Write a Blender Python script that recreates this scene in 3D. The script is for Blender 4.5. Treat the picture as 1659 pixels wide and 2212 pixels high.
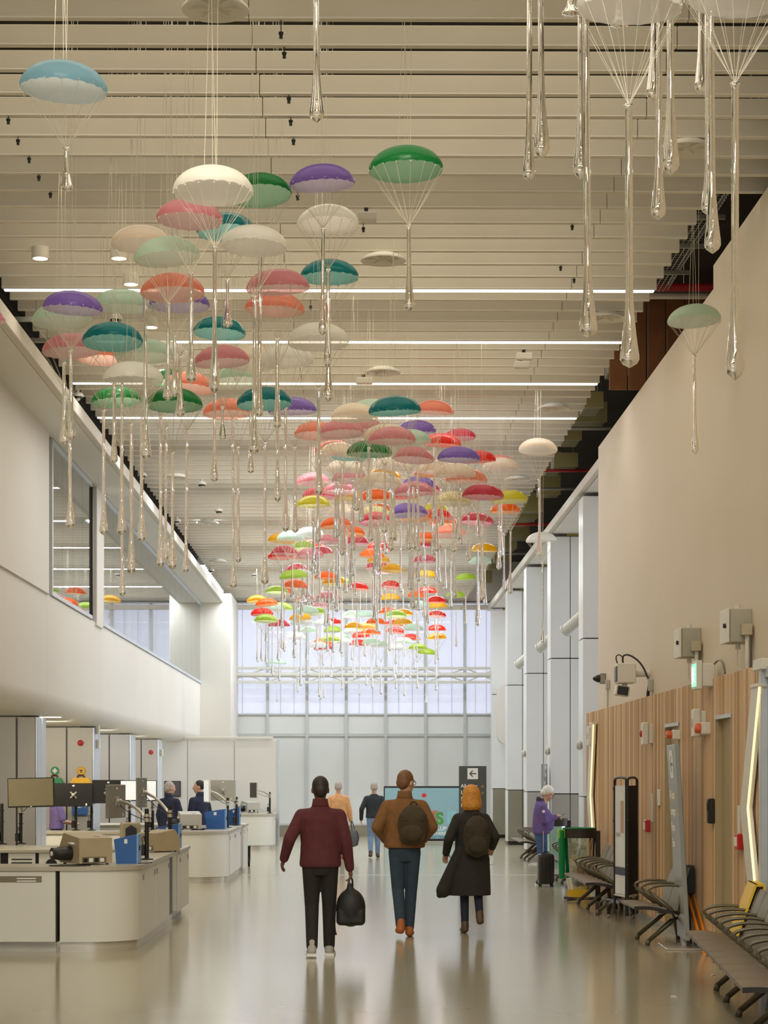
import bpy, math, random
from mathutils import Vector, Matrix, Euler
R = math.radians
for _o in list(bpy.data.objects): bpy.data.objects.remove(_o)
SC = bpy.context.scene
COL = SC.collection
# ------------------------------------------------------------------ camera
F, PX, PY, CH, TH = 4400.0, 808.0, 1678.0, 1.85, 0.0075
IW, IH = 1659.0, 2212.0
cd = bpy.data.cameras.new('camera')
cd.sensor_fit = 'AUTO'; cd.sensor_width = 36.0
cd.lens = 36.0 * F / IH
cd.shift_x = (IW / 2 - PX) / IH
cd.shift_y = (PY - IH / 2) / IH
cd.clip_end = 400
cam = bpy.data.objects.new('camera', cd); COL.objects.link(cam)
cam.location = (0, 0, CH); cam.rotation_euler = (R(90), 0, -TH)
SC.camera = cam
# ------------------------------------------------------------------ world, exposure
SC.view_settings.view_transform = 'Standard'
SC.view_settings.look = 'None'
SC.view_settings.gamma = 1.0
SC.view_settings.use_curve_mapping = False
SC.view_settings.exposure = 0.1
wd = bpy.data.worlds.new('overcast_sky'); SC.world = wd
wd.use_nodes = True
bg = wd.node_tree.nodes['Background']
bg.inputs[0].default_value = (0.86, 0.87, 0.94, 1)
bg.inputs[1].default_value = 2.15
# ------------------------------------------------------------------ area lights (added fill, no fixtures modelled for them)
def area(name, loc, sx, sy, power, color, rot=(0, 0, 0), spread=180):
    l = bpy.data.lights.new(name, 'AREA'); l.shape = 'RECTANGLE'; l.size = sx; l.size_y = sy
    l.energy = power; l.color = color; l.spread = R(spread)
    o = bpy.data.objects.new(name, l); COL.objects.link(o); o.location = loc; o.rotation_euler = rot
    return o
WARM, NEUT, COOL = (1.0, 0.89, 0.70), (1.0, 0.97, 0.92), (0.93, 0.97, 1.0)
for _y, _p, _c in ((-4, 92, WARM), (1, 92, WARM), (6, 92, WARM), (11, 94, WARM), (16, 98, WARM), (21, 102, WARM), (26, 106, WARM), (31, 112, NEUT),
                   (36, 122, NEUT), (41, 130, NEUT), (46, 136, NEUT), (51, 138, COOL), (56, 138, COOL), (60.5, 110, COOL)):
    area('plenum_fill', (-0.4, _y, 8.35), 6.4, 3.6, _p, _c)  # unseen fill above the baffles, added to brighten their faces
for _y, _p, _c in ((3.3, 14, WARM), (8.3, 14, WARM), (13.3, 15, WARM), (18.3, 18, WARM), (23.3, 28, WARM), (28.6, 54, NEUT), (33.6, 84, NEUT), (38.7, 122, COOL),
                   (43.7, 150, COOL), (48.8, 165, COOL), (53.8, 175, COOL), (58.8, 280, COOL)):
    area('baffle_fill', (-0.3, _y, 7.33), 7.0, 0.1, _p, _c)  # added fill strips just under the baffles, stronger toward the far end
for _y, _p, _c in ((3.0, 42, NEUT), (7.5, 42, NEUT), (12.0, 36, WARM)):
    area('forward_fill', (-0.6, _y, 7.32), 6.0, 0.15, _p, _c, (R(56), 0, 0), 62)  # added fill tilted down the hall, brightens counter fronts and people's backs
for _y, _p, _c in ((26.0, 75, WARM), (34.0, 105, WARM), (40.4, 95, NEUT), (46.4, 85, NEUT), (52.4, 34, COOL)):
    area('soffit_fill', (-6.0, _y, 2.74), 2.2, 0.4, _p, _c, (R(48), 0, 0))  # added fill under the left soffit, tilted to brighten fins and partition
# ------------------------------------------------------------------ pixel helpers
CT, ST = math.cos(TH), math.sin(TH)
def ray(px):
    u = (px - PX) / F
    return u * CT + ST, CT - u * ST
def W(px, py, Y):
    a, b = ray(px); t = Y / b
    return Vector((a * t, Y, CH - (py - PY) / F * t))
def G(px, py):
    t = CH * F / (py - PY); a, b = ray(px)
    return Vector((a * t, b * t, 0))
def WX(px, py, X):
    a, b = ray(px); t = X / a
    return Vector((X, b * t, CH - (py - PY) / F * t))
def WZ(px, py, Z):
    t = (CH - Z) * F / (py - PY); a, b = ray(px)
    return Vector((a * t, b * t, Z))
# ------------------------------------------------------------------ materials
def lin(c):
    return tuple(((v / 12.92) if v <= 0.04045 else ((v + 0.055) / 1.055) ** 2.4) for v in (x / 255.0 for x in c))
MATS = {}
def mat(name, rgb, rough=0.5, metal=0.0, var=0.06, scale=6.0, bump=0.0, spec=0.5, stretch=None, coat=0.0, lo=None):
    if name in MATS: return MATS[name]
    m = bpy.data.materials.new(name); m.use_nodes = True
    nt = m.node_tree; N = nt.nodes; L = nt.links; p = N['Principled BSDF']
    c = lin(rgb)
    p.inputs['Roughness'].default_value = rough
    p.inputs['Metallic'].default_value = metal
    p.inputs['Specular IOR Level'].default_value = spec
    p.inputs['Coat Weight'].default_value = coat
    tc = N.new('ShaderNodeTexCoord'); mp = N.new('ShaderNodeMapping'); nz = N.new('ShaderNodeTexNoise')
    L.new(tc.outputs['Object'], mp.inputs[0]); L.new(mp.outputs[0], nz.inputs['Vector'])
    if stretch: mp.inputs['Scale'].default_value = stretch
    nz.inputs['Scale'].default_value = scale; nz.inputs['Detail'].default_value = 4
    rp = N.new('ShaderNodeValToRGB')
    c0 = lin(lo) if lo else tuple(v * (1 - var) for v in c)
    c1 = c if lo else tuple(min(1, v * (1 + var)) for v in c)
    rp.color_ramp.elements[0].color = (*c0, 1); rp.color_ramp.elements[1].color = (*c1, 1)
    rp.color_ramp.elements[0].position = 0.3; rp.color_ramp.elements[1].position = 0.7
    L.new(nz.outputs['Fac'], rp.inputs[0]); L.new(rp.outputs[0], p.inputs['Base Color'])
    if bump:
        b = N.new('ShaderNodeBump'); b.inputs['Strength'].default_value = bump; b.inputs['Distance'].default_value = 0.02
        L.new(nz.outputs['Fac'], b.inputs['Height']); L.new(b.outputs[0], p.inputs['Normal'])
    MATS[name] = m
    return m
def emit(name, rgb, strength):
    if name in MATS: return MATS[name]
    m = bpy.data.materials.new(name); m.use_nodes = True
    p = m.node_tree.nodes['Principled BSDF']
    p.inputs['Base Color'].default_value = (*lin(rgb), 1)
    p.inputs['Emission Color'].default_value = (*lin(rgb), 1); p.inputs['Emission Strength'].default_value = strength
    MATS[name] = m; return m
def pane_mat(name, tint, refl=0.0, haze=0.0, hazecol=(200, 205, 200)):
    """thin clear or slightly frosted sheet: transparent mixed with a fresnel mirror and a little diffuse haze"""
    m = bpy.data.materials.new(name); m.use_nodes = True
    nt = m.node_tree; N = nt.nodes; L = nt.links; N.remove(N['Principled BSDF'])
    tr = N.new('ShaderNodeBsdfTransparent'); tr.inputs[0].default_value = (*tint, 1)
    gl = N.new('ShaderNodeBsdfGlossy'); gl.inputs['Roughness'].default_value = 0.02
    fr = N.new('ShaderNodeFresnel'); fr.inputs[0].default_value = 1.5
    ad = N.new('ShaderNodeMath'); ad.operation = 'ADD'; ad.use_clamp = True; ad.inputs[1].default_value = refl
    L.new(fr.outputs[0], ad.inputs[0])
    mx = N.new('ShaderNodeMixShader'); L.new(ad.outputs[0], mx.inputs[0])
    base = tr
    if haze:
        df = N.new('ShaderNodeBsdfTranslucent'); df.inputs[0].default_value = (*lin(hazecol), 1)
        d2 = N.new('ShaderNodeBsdfDiffuse'); d2.inputs[0].default_value = (*lin(hazecol), 1)
        m1 = N.new('ShaderNodeMixShader'); m1.inputs[0].default_value = 0.5
        L.new(df.outputs[0], m1.inputs[1]); L.new(d2.outputs[0], m1.inputs[2])
        m2 = N.new('ShaderNodeMixShader'); m2.inputs[0].default_value = haze
        L.new(tr.outputs[0], m2.inputs[1]); L.new(m1.outputs[0], m2.inputs[2]); base = m2
    L.new(base.outputs[0], mx.inputs[1]); L.new(gl.outputs[0], mx.inputs[2])
    L.new(mx.outputs[0], N['Material Output'].inputs[0])
    MATS[name] = m; return m
def glass_mat(name):
    m = bpy.data.materials.new(name); m.use_nodes = True
    nt = m.node_tree; N = nt.nodes; N.remove(N['Principled BSDF'])
    g = N.new('ShaderNodeBsdfGlass'); g.inputs['IOR'].default_value = 1.45; g.inputs['Roughness'].default_value = 0.015
    g.inputs[0].default_value = (1, 0.99, 0.97, 1)
    nt.links.new(g.outputs[0], N['Material Output'].inputs[0]); MATS[name] = m; return m
def film_mat(name, rgb, rgb_in, clear=0.15, trans=0.5):
    """frosted plastic film, coloured outside and paler inside: diffuse + translucent, a little see-through, a soft gloss"""
    m = bpy.data.materials.new(name); m.use_nodes = True
    nt = m.node_tree; N = nt.nodes; L = nt.links; p = N['Principled BSDF']
    c = lin(rgb); ci = lin(rgb_in)
    ge = N.new('ShaderNodeNewGeometry'); mc = N.new('ShaderNodeMix'); mc.data_type = 'RGBA'
    mc.inputs['A'].default_value = (*c, 1); mc.inputs['B'].default_value = (*ci, 1)
    L.new(ge.outputs['Backfacing'], mc.inputs['Factor']); L.new(mc.outputs['Result'], p.inputs['Base Color'])
    p.inputs['Roughness'].default_value = 0.28
    tl = N.new('ShaderNodeBsdfTranslucent'); L.new(mc.outputs['Result'], tl.inputs[0])
    tr = N.new('ShaderNodeBsdfTransparent'); tr.inputs[0].default_value = (*[min(1, v * .8 + .25) for v in c], 1)
    m1 = N.new('ShaderNodeMixShader'); m1.inputs[0].default_value = trans
    L.new(p.outputs[0], m1.inputs[1]); L.new(tl.outputs[0], m1.inputs[2])
    m2 = N.new('ShaderNodeMixShader'); m2.inputs[0].default_value = clear
    L.new(m1.outputs[0], m2.inputs[1]); L.new(tr.outputs[0], m2.inputs[2])
    L.new(m2.outputs[0], N['Material Output'].inputs[0]); MATS[name] = m; return m
# ------------------------------------------------------------------ mesh builder
def basis(d):
    d = Vector(d).normalized()
    a = Vector((0, 0, 1)) if abs(d.z) < 0.95 else Vector((0, 1, 0))
    s = d.cross(a).normalized(); return d, s, s.cross(d).normalized()
class M:
    def __init__(s): s.v = []; s.f = []; s.mi = []; s.cur = 0
    def add(s, vs, fs, tf=None):
        o = len(s.v)
        for p in vs: s.v.append(tuple(tf @ Vector(p)) if tf else tuple(p))
        for f in fs: s.f.append(tuple(i + o for i in f)); s.mi.append(s.cur)
        return s
    def box(s, x0, x1, y0, y1, z0, z1, tf=None):
        vs = [(x, y, z) for z in (z0, z1) for y in (y0, y1) for x in (x0, x1)]
        return s.add(vs, [(0, 2, 3, 1), (4, 5, 7, 6), (0, 1, 5, 4), (2, 6, 7, 3), (0, 4, 6, 2), (1, 3, 7, 5)], tf)
    def cbox(s, c, d, tf=None):
        return s.box(c[0] - d[0] / 2, c[0] + d[0] / 2, c[1] - d[1] / 2, c[1] + d[1] / 2, c[2] - d[2] / 2, c[2] + d[2] / 2, tf)
    def bbox(s, x0, x1, y0, y1, z0, z1, b=0.01, tf=None):
        """box with bevelled edges (chamfer b)"""
        def ring(z, k): return [(x0 + k, y0 + 0, z), (x1 - k, y0, z), (x1, y0 + k, z), (x1, y1 - k, z), (x1 - k, y1, z), (x0 + k, y1, z), (x0, y1 - k, z), (x0, y0 + k, z)]
        def inner(z): return [(x0 + b, y0 + b, z), (x1 - b, y0 + b, z), (x1 - b, y0 + b, z), (x1 - b, y1 - b, z), (x1 - b, y1 - b, z), (x0 + b, y1 - b, z), (x0 + b, y1 - b, z), (x0 + b, y0 + b, z)]
        rs = [inner(z0), ring(z0 + b, b), ring(z1 - b, b), inner(z1)]
        return s.loft(rs, True, tf)
    def loft(s, rings, cap=True, tf=None, closed=True):
        n = len(rings[0]); vs = [p for r in rings for p in r]; fs = []
        for i in range(len(rings) - 1):
            for j in range(n if closed else n - 1):
                k = (j + 1) % n
                fs.append((i * n + j, i * n + k, (i + 1) * n + k, (i + 1) * n + j))
        if cap and closed:
            fs.append(tuple(reversed(range(n)))); fs.append(tuple((len(rings) - 1) * n + j for j in range(n)))
        return s.add(vs, fs, tf)
    def cyl(s, p0, p1, r0, r1=None, n=12, cap=True, tf=None):
        r1 = r0 if r1 is None else r1
        p0 = Vector(p0); p1 = Vector(p1); d, a, b = basis(p1 - p0)
        rg = [[p + (a * math.cos(t) + b * math.sin(t)) * r for t in [2 * math.pi * j / n for j in range(n)]] for p, r in ((p0, r0), (p1, r1))]
        return s.loft(rg, cap, tf)
    def tube(s, pts, r, n=8, cap=True, tf=None, flat=1.0, smooth=0):
        pts = [Vector(p) for p in pts]
        for _ in range(smooth):
            q = [pts[0]]
            for i in range(len(pts) - 1):
                q += [pts[i] * .75 + pts[i + 1] * .25, pts[i] * .25 + pts[i + 1] * .75]
            pts = q + [pts[-1]]
        rr = r if isinstance(r, (list, tuple)) else None
        rings = []; pa = None
        for i, p in enumerate(pts):
            d = (pts[min(i + 1, len(pts) - 1)] - pts[max(i - 1, 0)])
            d = d.normalized() if d.length > 1e-9 else Vector((0, 0, 1))
            if pa is None: _, a, b = basis(d)
            else:
                a = (pa - d * pa.dot(d)); a = a.normalized() if a.length > 1e-6 else basis(d)[1]
                b = d.cross(a)
            pa = a
            k = (rr[min(len(rr) - 1, int(i * len(rr) / len(pts)))] if rr else r)
            rings.append([p + (a * math.cos(t) * flat + b * math.sin(t)) * k for t in [2 * math.pi * j / n for j in range(n)]])
        return s.loft(rings, cap, tf)
    def lathe(s, prof, c=(0, 0, 0), n=20, tf=None, axis='z'):
        c = Vector(c)
        def P(r, z, t):
            x, y = r * math.cos(t), r * math.sin(t)
            return c + (Vector((x, y, z)) if axis == 'z' else Vector((x, z, -y)) if axis == 'y' else Vector((z, x, y)))
        rings = [[P(max(r, 1e-5), z, 2 * math.pi * j / n) for j in range(n)] for r, z in prof]
        return s.loft(rings, False, tf)
    def ell(s, c, r, n=12, m=8, tf=None, rot=None):
        c = Vector(c); rings = []
        q = Euler(rot).to_matrix() if rot else None
        for i in range(m + 1):
            a = math.pi * i / m; a = min(max(a, 0.02), math.pi - 0.02)
            rg = []
            for j in range(n):
                t = 2 * math.pi * j / n
                p = Vector((r[0] * math.sin(a) * math.cos(t), r[1] * math.sin(a) * math.sin(t), -r[2] * math.cos(a)))
                rg.append(c + (q @ p if q else p))
            rings.append(rg)
        return s.loft(rings, True, tf)
    def prism(s, poly, a0, a1, axis='y', tf=None):
        """2-D polygon extruded along an axis: y -> poly in (x,z); x -> poly in (y,z); z -> poly in (x,y)"""
        def P(p, a):
            return (p[0], a, p[1]) if axis == 'y' else (a, p[0], p[1]) if axis == 'x' else (p[0], p[1], a)
        return s.loft([[P(p, a0) for p in poly], [P(p, a1) for p in poly]], True, tf)
    def cap2(s, p0, p1, r0, r1, side=(1, 0, 0), wide=1.0, n=12, wide1=None):
        """tapered elliptical capsule"""
        p0 = Vector(p0); p1 = Vector(p1); ax = p1 - p0; d = ax.normalized()
        a = Vector(side); a = a - d * a.dot(d)
        if a.length < 1e-4: a = basis(d)[1]
        a.normalize(); b = d.cross(a); w1 = wide if wide1 is None else wide1
        rings = []
        for k in (12, 38, 64, 90):
            q = R(k); rings.append([p0 - d * r0 * math.cos(q) + (a * math.cos(t) * wide + b * math.sin(t)) * r0 * math.sin(q) for t in [2 * math.pi * j / n for j in range(n)]])
        for k in (90, 64, 38, 12):
            q = R(k); rings.append([p1 + d * r1 * math.cos(q) + (a * math.cos(t) * w1 + b * math.sin(t)) * r1 * math.sin(q) for t in [2 * math.pi * j / n for j in range(n)]])
        return s.loft(rings, True)
    def mesh(s, name, mats, smooth=False):
        me = bpy.data.meshes.new(name); me.from_pydata(s.v, [], s.f)
        for m in (mats if isinstance(mats, (list, tuple)) else [mats]): me.materials.append(m)
        if any(s.mi): me.polygons.foreach_set('material_index', s.mi)
        if smooth is not False:
            me.polygons.foreach_set('use_smooth', [True] * len(me.polygons))
            if smooth is not True:
                try: me.set_sharp_from_angle(angle=R(smooth))
                except Exception: pass
        me.update(); return me
    def obj(s, name, mats, parent=None, smooth=35, loc=None, rot=None):
        return mk(name, s.mesh(name, mats, smooth), parent, loc, rot)
def mk(name, me, parent=None, loc=None, rot=None):
    o = bpy.data.objects.new(name, me); COL.objects.link(o)
    if parent is not None: o.parent = parent
    if loc is not None: o.location = loc
    if rot is not None: o.rotation_euler = rot
    return o
def tag(o, label=None, cat=None, group=None, kind=None):
    if label: o['label'] = label
    if cat: o['category'] = cat
    if group: o['group'] = group
    if kind: o['kind'] = kind
    return o
def thing(name, label, cat, loc=(0, 0, 0), rz=0.0, group=None):
    o = bpy.data.objects.new(name, None); COL.objects.link(o); o.empty_display_size = 0.1
    o.location = loc; o.rotation_euler = (0, 0, rz) if not isinstance(rz, tuple) else rz
    return tag(o, label, cat, group)
def struct(name, label=None):
    o = bpy.data.objects.new(name, None); COL.objects.link(o); o['kind'] = 'structure'
    return o
def copy_tree(o, parent=None):
    c = o.copy(); COL.objects.link(c)
    if parent is not None: c.parent = parent
    for ch in list(o.children): copy_tree(ch, c)
    return c
def text(name, body, size, m, parent, loc, rot, depth=0.002, align='LEFT', bold=0.0):
    cu = bpy.data.curves.new(name, 'FONT'); cu.body = body; cu.size = size; cu.extrude = depth; cu.align_x = align; cu.offset = bold
    o = bpy.data.objects.new(name, cu); COL.objects.link(o)
    bpy.context.view_layer.update()
    me = bpy.data.meshes.new_from_object(o.evaluated_get(bpy.context.evaluated_depsgraph_get()))
    bpy.data.objects.remove(o); bpy.data.curves.remove(cu)
    me.name = name; me.materials.clear(); me.materials.append(m)
    return mk(name, me, parent, loc, rot)
def remesh(mm, name, voxel, mats, smooth=6, parent=None):
    me = mm.mesh(name, mats); o = bpy.data.objects.new('tmp', me); COL.objects.link(o)
    r = o.modifiers.new('r', 'REMESH'); r.mode = 'VOXEL'; r.voxel_size = voxel; r.use_smooth_shade = True
    if smooth:
        q = o.modifiers.new('s', 'SMOOTH'); q.factor = 0.5; q.iterations = smooth
    bpy.context.view_layer.update()
    out = bpy.data.meshes.new_from_object(o.evaluated_get(bpy.context.evaluated_depsgraph_get()))
    bpy.data.objects.remove(o); bpy.data.meshes.remove(me)
    out.name = name; out.materials.clear()
    for m in (mats if isinstance(mats, (list, tuple)) else [mats]): out.materials.append(m)
    return mk(name, out, parent)
rnd = random.Random(7)
ORD = ['first', 'second', 'third', 'fourth', 'fifth', 'sixth', 'seventh', 'eighth', 'ninth', 'tenth', 'eleventh', 'twelfth', 'thirteenth', 'fourteenth', 'fifteenth', 'sixteenth', 'seventeenth', 'eighteenth', 'nineteenth', 'twentieth'] + ['twenty-' + w for w in ('first', 'second', 'third', 'fourth', 'fifth', 'sixth', 'seventh', 'eighth', 'ninth')]
# ================================================================== materials used by the room
m_white = mat('white_paint', (226, 223, 214), 0.55, var=0.015, scale=0.6)
m_warmwhite = mat('white_paint_warm_lit', (222, 208, 186), 0.6, var=0.02, scale=0.5)  # same white paint, with the warm lamplight mixed into its colour
m_soffit = mat('soffit_paint', (214, 208, 196), 0.6, var=0.02, scale=0.7)
m_baffle = mat('baffle_felt', (208, 201, 184), 0.85, var=0.03, scale=2.0)
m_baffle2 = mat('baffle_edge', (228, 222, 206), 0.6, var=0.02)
m_deck = mat('dark_deck', (46, 40, 30), 0.9, var=0.3, scale=1.2)
m_duct = mat('olive_duct', (104, 96, 52), 0.6, var=0.2, scale=1.0)
m_steel = mat('galvanised_steel', (150, 148, 138), 0.4, 0.7, var=0.1, scale=8)
m_redpipe = mat('red_pipe', (158, 26, 32), 0.45, var=0.1)
m_ply = mat('brown_board', (132, 84, 46), 0.6, var=0.2, scale=3, stretch=(1, 6, 1))
m_alu = mat('silver_frame', (196, 200, 200), 0.38, 0.3, var=0.03)
m_greypanel = mat('back_painted_panel', (218, 222, 220), 0.25, var=0.02, scale=0.8)
m_plinth = mat('stainless_plinth', (150, 146, 128), 0.35, 0.4, var=0.08, scale=1.5)
m_truss = mat('truss_paint', (206, 206, 196), 0.45, var=0.03)
m_glow = emit('led_diffuser', (255, 247, 228), 4.0)
m_glow2 = emit('downlight_diffuser', (255, 238, 206), 5.0)
m_wood = mat('oak_slat', (214, 178, 134), 0.5, var=0.12, scale=1.3, stretch=(3, 3, 0.25))
m_wood2 = mat('oak_slat_dark', (188, 148, 104), 0.5, var=0.14, scale=1.3, stretch=(3, 3, 0.25))
m_wood3 = mat('oak_slat_pale', (226, 198, 158), 0.5, var=0.1, scale=1.3, stretch=(3, 3, 0.25))
m_woodback = mat('oak_backing', (92, 62, 36), 0.8, var=0.1)
m_door = mat('tan_door', (172, 152, 112), 0.5, var=0.03)
m_finside = mat('fin_panel', (226, 228, 226), 0.3, 0.0, var=0.02, scale=0.7)
m_fingrey = mat('grey_cladding', (168, 166, 160), 0.42, 0.1, var=0.03, scale=0.9)
m_sillblue = mat('pale_metal', (205, 214, 224), 0.35, 0.3, var=0.02)
m_paneclear = pane_mat('clear_pane', (0.96, 0.97, 0.98))
m_panefrost = pane_mat('frosted_pane', (0.93, 0.94, 0.97), 0.0, 0.55, (222, 226, 236))
m_panemirror = pane_mat('reflective_pane', (0.60, 0.68, 0.62), 0.28, 0.45, (168, 182, 166))
m_black = mat('black_plastic', (26, 25, 22), 0.4, var=0.1)
m_dark = mat('dark_metal', (44, 40, 34), 0.4, 0.4, var=0.1)
m_red = mat('red_plastic', (196, 40, 38), 0.35, var=0.05)
m_offwhite = mat('offwhite_plastic', (226, 222, 208), 0.4, var=0.02)
# floor: polished stone with a faint cloudiness
m_floor = mat('polished_floor', (170, 163, 138), 0.2, var=0.04, scale=0.9, spec=0.75)
_p = m_floor.node_tree.nodes['Principled BSDF']
_n = m_floor.node_tree.nodes.new('ShaderNodeTexNoise'); _n.inputs['Scale'].default_value = 0.35
_mr = m_floor.node_tree.nodes.new('ShaderNodeMapRange'); _mr.inputs[3].default_value = 0.11; _mr.inputs[4].default_value = 0.20
m_floor.node_tree.links.new(_n.outputs['Fac'], _mr.inputs[0]); m_floor.node_tree.links.new(_mr.outputs[0], _p.inputs['Roughness'])
# ================================================================== floor
fl = M().box(-8, 8, -8, 63.4, -0.2, 0).obj('floor', m_floor); tag(fl, kind='structure')
tr = M().box(-2.2, 3.6, 38.35, 38.39, 0, 0.003).obj('trim_1', m_white); tag(tr, kind='structure')
# ================================================================== ceiling
ZB = 7.35
ceil = struct('ceiling')
M().box(-8, 8, -8, 64, 8.5, 8.7).obj('deck', m_deck, ceil)
S0, SP = 25.69, 0.544
sl = {}
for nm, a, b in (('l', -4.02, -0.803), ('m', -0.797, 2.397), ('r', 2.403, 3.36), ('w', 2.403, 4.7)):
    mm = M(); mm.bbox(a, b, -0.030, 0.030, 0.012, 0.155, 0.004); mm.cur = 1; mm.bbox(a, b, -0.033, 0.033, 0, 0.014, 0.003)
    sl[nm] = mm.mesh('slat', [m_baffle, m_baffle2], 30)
LED = []
for k in range(-29, 70):
    y = S0 + k * SP
    for nm in ('l', 'm', 'w' if y < 19.3 else 'r'):
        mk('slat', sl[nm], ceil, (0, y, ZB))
# lit baffles: an LED profile under four of them
for i, k in enumerate((-5, 0, 5, 10)):
    y = S0 + k * SP
    t = thing('strip_light', ('long white LED line under a ceiling baffle, nearest of the four lit lines', 'LED line under a ceiling baffle, second nearest of the four lit lines',
              'LED line under a ceiling baffle, third of the four lit lines from the front', 'LED line under a ceiling baffle, farthest of the four lit lines')[i], 'strip light', (0, y, ZB - 0.03))
    M().box(-4.0, 3.34, -0.03, 0.03, 0.018, 0.03).obj('housing', m_alu, t)
    M().bbox(-3.99, 3.33, -0.025, 0.025, 0, 0.018, 0.004).obj('diffuser', m_glow, t)
# ================================================================== back wall (glazed)
YW = 63.0
mul = [578, 663, 748, 833, 919, 1004]
xs = [W(p, 1500, YW).x for p in mul]; xl = W(497, 1500, YW).x; xr = W(1067, 1500, YW).x
zt = W(700, 1300, YW).z; z1 = W(700, 1545, YW).z; z2 = W(700, 1588, YW).z; z0 = W(700, 1781, YW).z
wb = struct('wall_back')
M().box(xl - 4, xr + 1.5, YW - 0.05, YW + 0.25, 0, z0).obj('plinth', m_plinth, wb)
M().box(xl - 0.2, xr + 1.5, YW - 0.05, YW + 0.25, zt, 8.5).obj('head_panel', m_soffit, wb)
edges = [xl - 1.2] + xs + [xr + 0.1]
for a, b in zip(edges[:-1], edges[1:]):
    M().bbox(a + 0.03, b - 0.03, YW, YW + 0.05, z0 + 0.02, z2 - 0.04, 0.008).obj('panel', m_greypanel, wb)
    M().bbox(a + 0.03, b - 0.03, YW, YW + 0.05, z2 + 0.04, z1, 0.008).obj('panel', m_greypanel, wb)
for x in xs + [xl + 0.04, xr - 0.03]:
    M().box(x - 0.045, x + 0.045, YW - 0.08, YW + 0.08, z0, zt).obj('mullion', m_alu, wb)
M().box(xl - 1.2, xr + 0.1, YW - 0.06, YW + 0.06, z2 - 0.04, z2 + 0.04).obj('transom', m_alu, wb)
M().box(xl - 1.2, xr + 0.1, YW - 0.06, YW + 0.06, z1, z1 + 0.05).obj('transom', m_alu, wb)
M().box(xl - 1.2, xr + 0.1, YW - 0.06, YW + 0.06, z0 - 0.03, z0 + 0.03).obj('transom', m_alu, wb)
w1 = struct('window_1')
for a, b in zip(edges[:-1], edges[1:]):
    M().box(a + 0.03, b - 0.03, YW + 0.01, YW + 0.02, z1 + 0.05, zt - 0.03).obj('pane', m_panefrost, w1)
    for q in (0.33, 0.67):
        x = a + (b - a) * q
        M().box(x - 0.006, x + 0.006, YW + 0.03, YW + 0.06, z1 + 0.05, zt).obj('glazing_bar', m_alu, w1)
M().box(xl - 0.05, xr + 0.1, YW - 0.05, YW + 0.1, zt - 0.05, zt + 0.02).obj('frame_head', m_alu, w1)
# truss in front of the glazing
tz = [W(700, p, 62.3).z for p in (1443.5, 1458, 1473.5)]
tt = thing('truss_beam', 'pale horizontal tube truss spanning the far window', 'truss', ((xl + xr) / 2, 62.3, tz[2]))
hx = (xr - xl) / 2 + 0.05
dz = [z - tz[2] for z in tz]
M().cyl((-hx, 0, dz[1]), (hx, 0, dz[1]), 0.075, n=14).obj('main_tube', m_truss, tt)
M().box(-hx, hx, -0.04, 0.04, dz[0] - 0.04, dz[0] + 0.04).obj('top_chord', m_truss, tt)
M().box(-hx, hx, -0.04, 0.04, dz[2] - 0.04, dz[2] + 0.04).obj('bottom_chord', m_truss, tt)
nb = len(xs)
for i in range(7):
    c = (xl + xr) / 2
    e = [v - c for v in edges]; e[0] = -hx; e[-1] = hx
    a, b = e[i], e[i + 1]; mid = (a + b) / 2
    for p, q in (((a, dz[0]), (mid, dz[1])), ((mid, dz[1]), (b, dz[0])), ((a, dz[2]), (mid, dz[1])), ((mid, dz[1]), (b, dz[2]))):
        M().cyl((p[0], 0, p[1]), (q[0], 0, q[1]), 0.022, n=8).obj('diagonal', m_truss, tt)
# ================================================================== left wall
wl = struct('wall_left')
def arc(cx, cz, r, a0, a1, n): return [(cx + r * math.cos(R(a0 + (a1 - a0) * i / n)), cz + r * math.sin(R(a0 + (a1 - a0) * i / n))) for i in range(n + 1)]
XL = -4.62
prof = [(XL, 4.56)] + arc(XL - 0.32, 3.10, 0.32, 0, -90, 8) + [(-8.0, 2.78), (-8.0, 3.0), (XL - 0.6, 3.3), (XL - 0.6, 4.56)]
ys = [-8, 2, 8, 14, 20, 25.5, 30.2, 36.4, 42.0, 47.5, 53.5, 59.4]
for a, b in zip(ys[:-1], ys[1:]):
    M().prism(prof, a + 0.004, b - 0.004).obj('panel', m_white, wl, 20)
# upper wall block before the windows, with a rounded corner
xb = -4.585
yb = WX(109.5, 1100, xb).y
blk = M().prism([(-8, -8), (xb, -8), (xb, yb - 0.16)] + [(xb - 0.16 + 0.16 * math.cos(R(a)), yb - 0.16 + 0.16 * math.sin(R(a))) for a in (15, 35, 55, 75, 90)] + [(-8, yb)], 4.56, 6.93, 'z')
blk.obj('upper_panel', m_white, wl, 20)
M().box(-8, XL - 0.2, 33, 59.4, 4.56, 4.58).obj('sill_slab', m_white, wl)
# fascia and soffit under the ceiling edge
M().bbox(-4.05, -3.95, -8, 59.45, 6.93, 7.13, 0.01).obj('fascia', m_soffit, wl)
M().box(-8, -4.05, -8, 59.4, 6.93, 7.0).obj('soffit', m_white, wl)
M().box(-5.0, -4.9, -8, 62, 7.0, 8.5).obj('plenum_liner', m_deck, wl)
# end pier of the left wall
pr = W(499, 1400, 59.4).x
M().bbox(-8, pr, 59.4, 62.9, 2.78, 7.2, 0.01).obj('end_pier', m_white, wl)
M().box(-8.2, -8.0, -8, 63, 0, 8.5).obj('rear_panel', m_warmwhite, wl)
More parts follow.
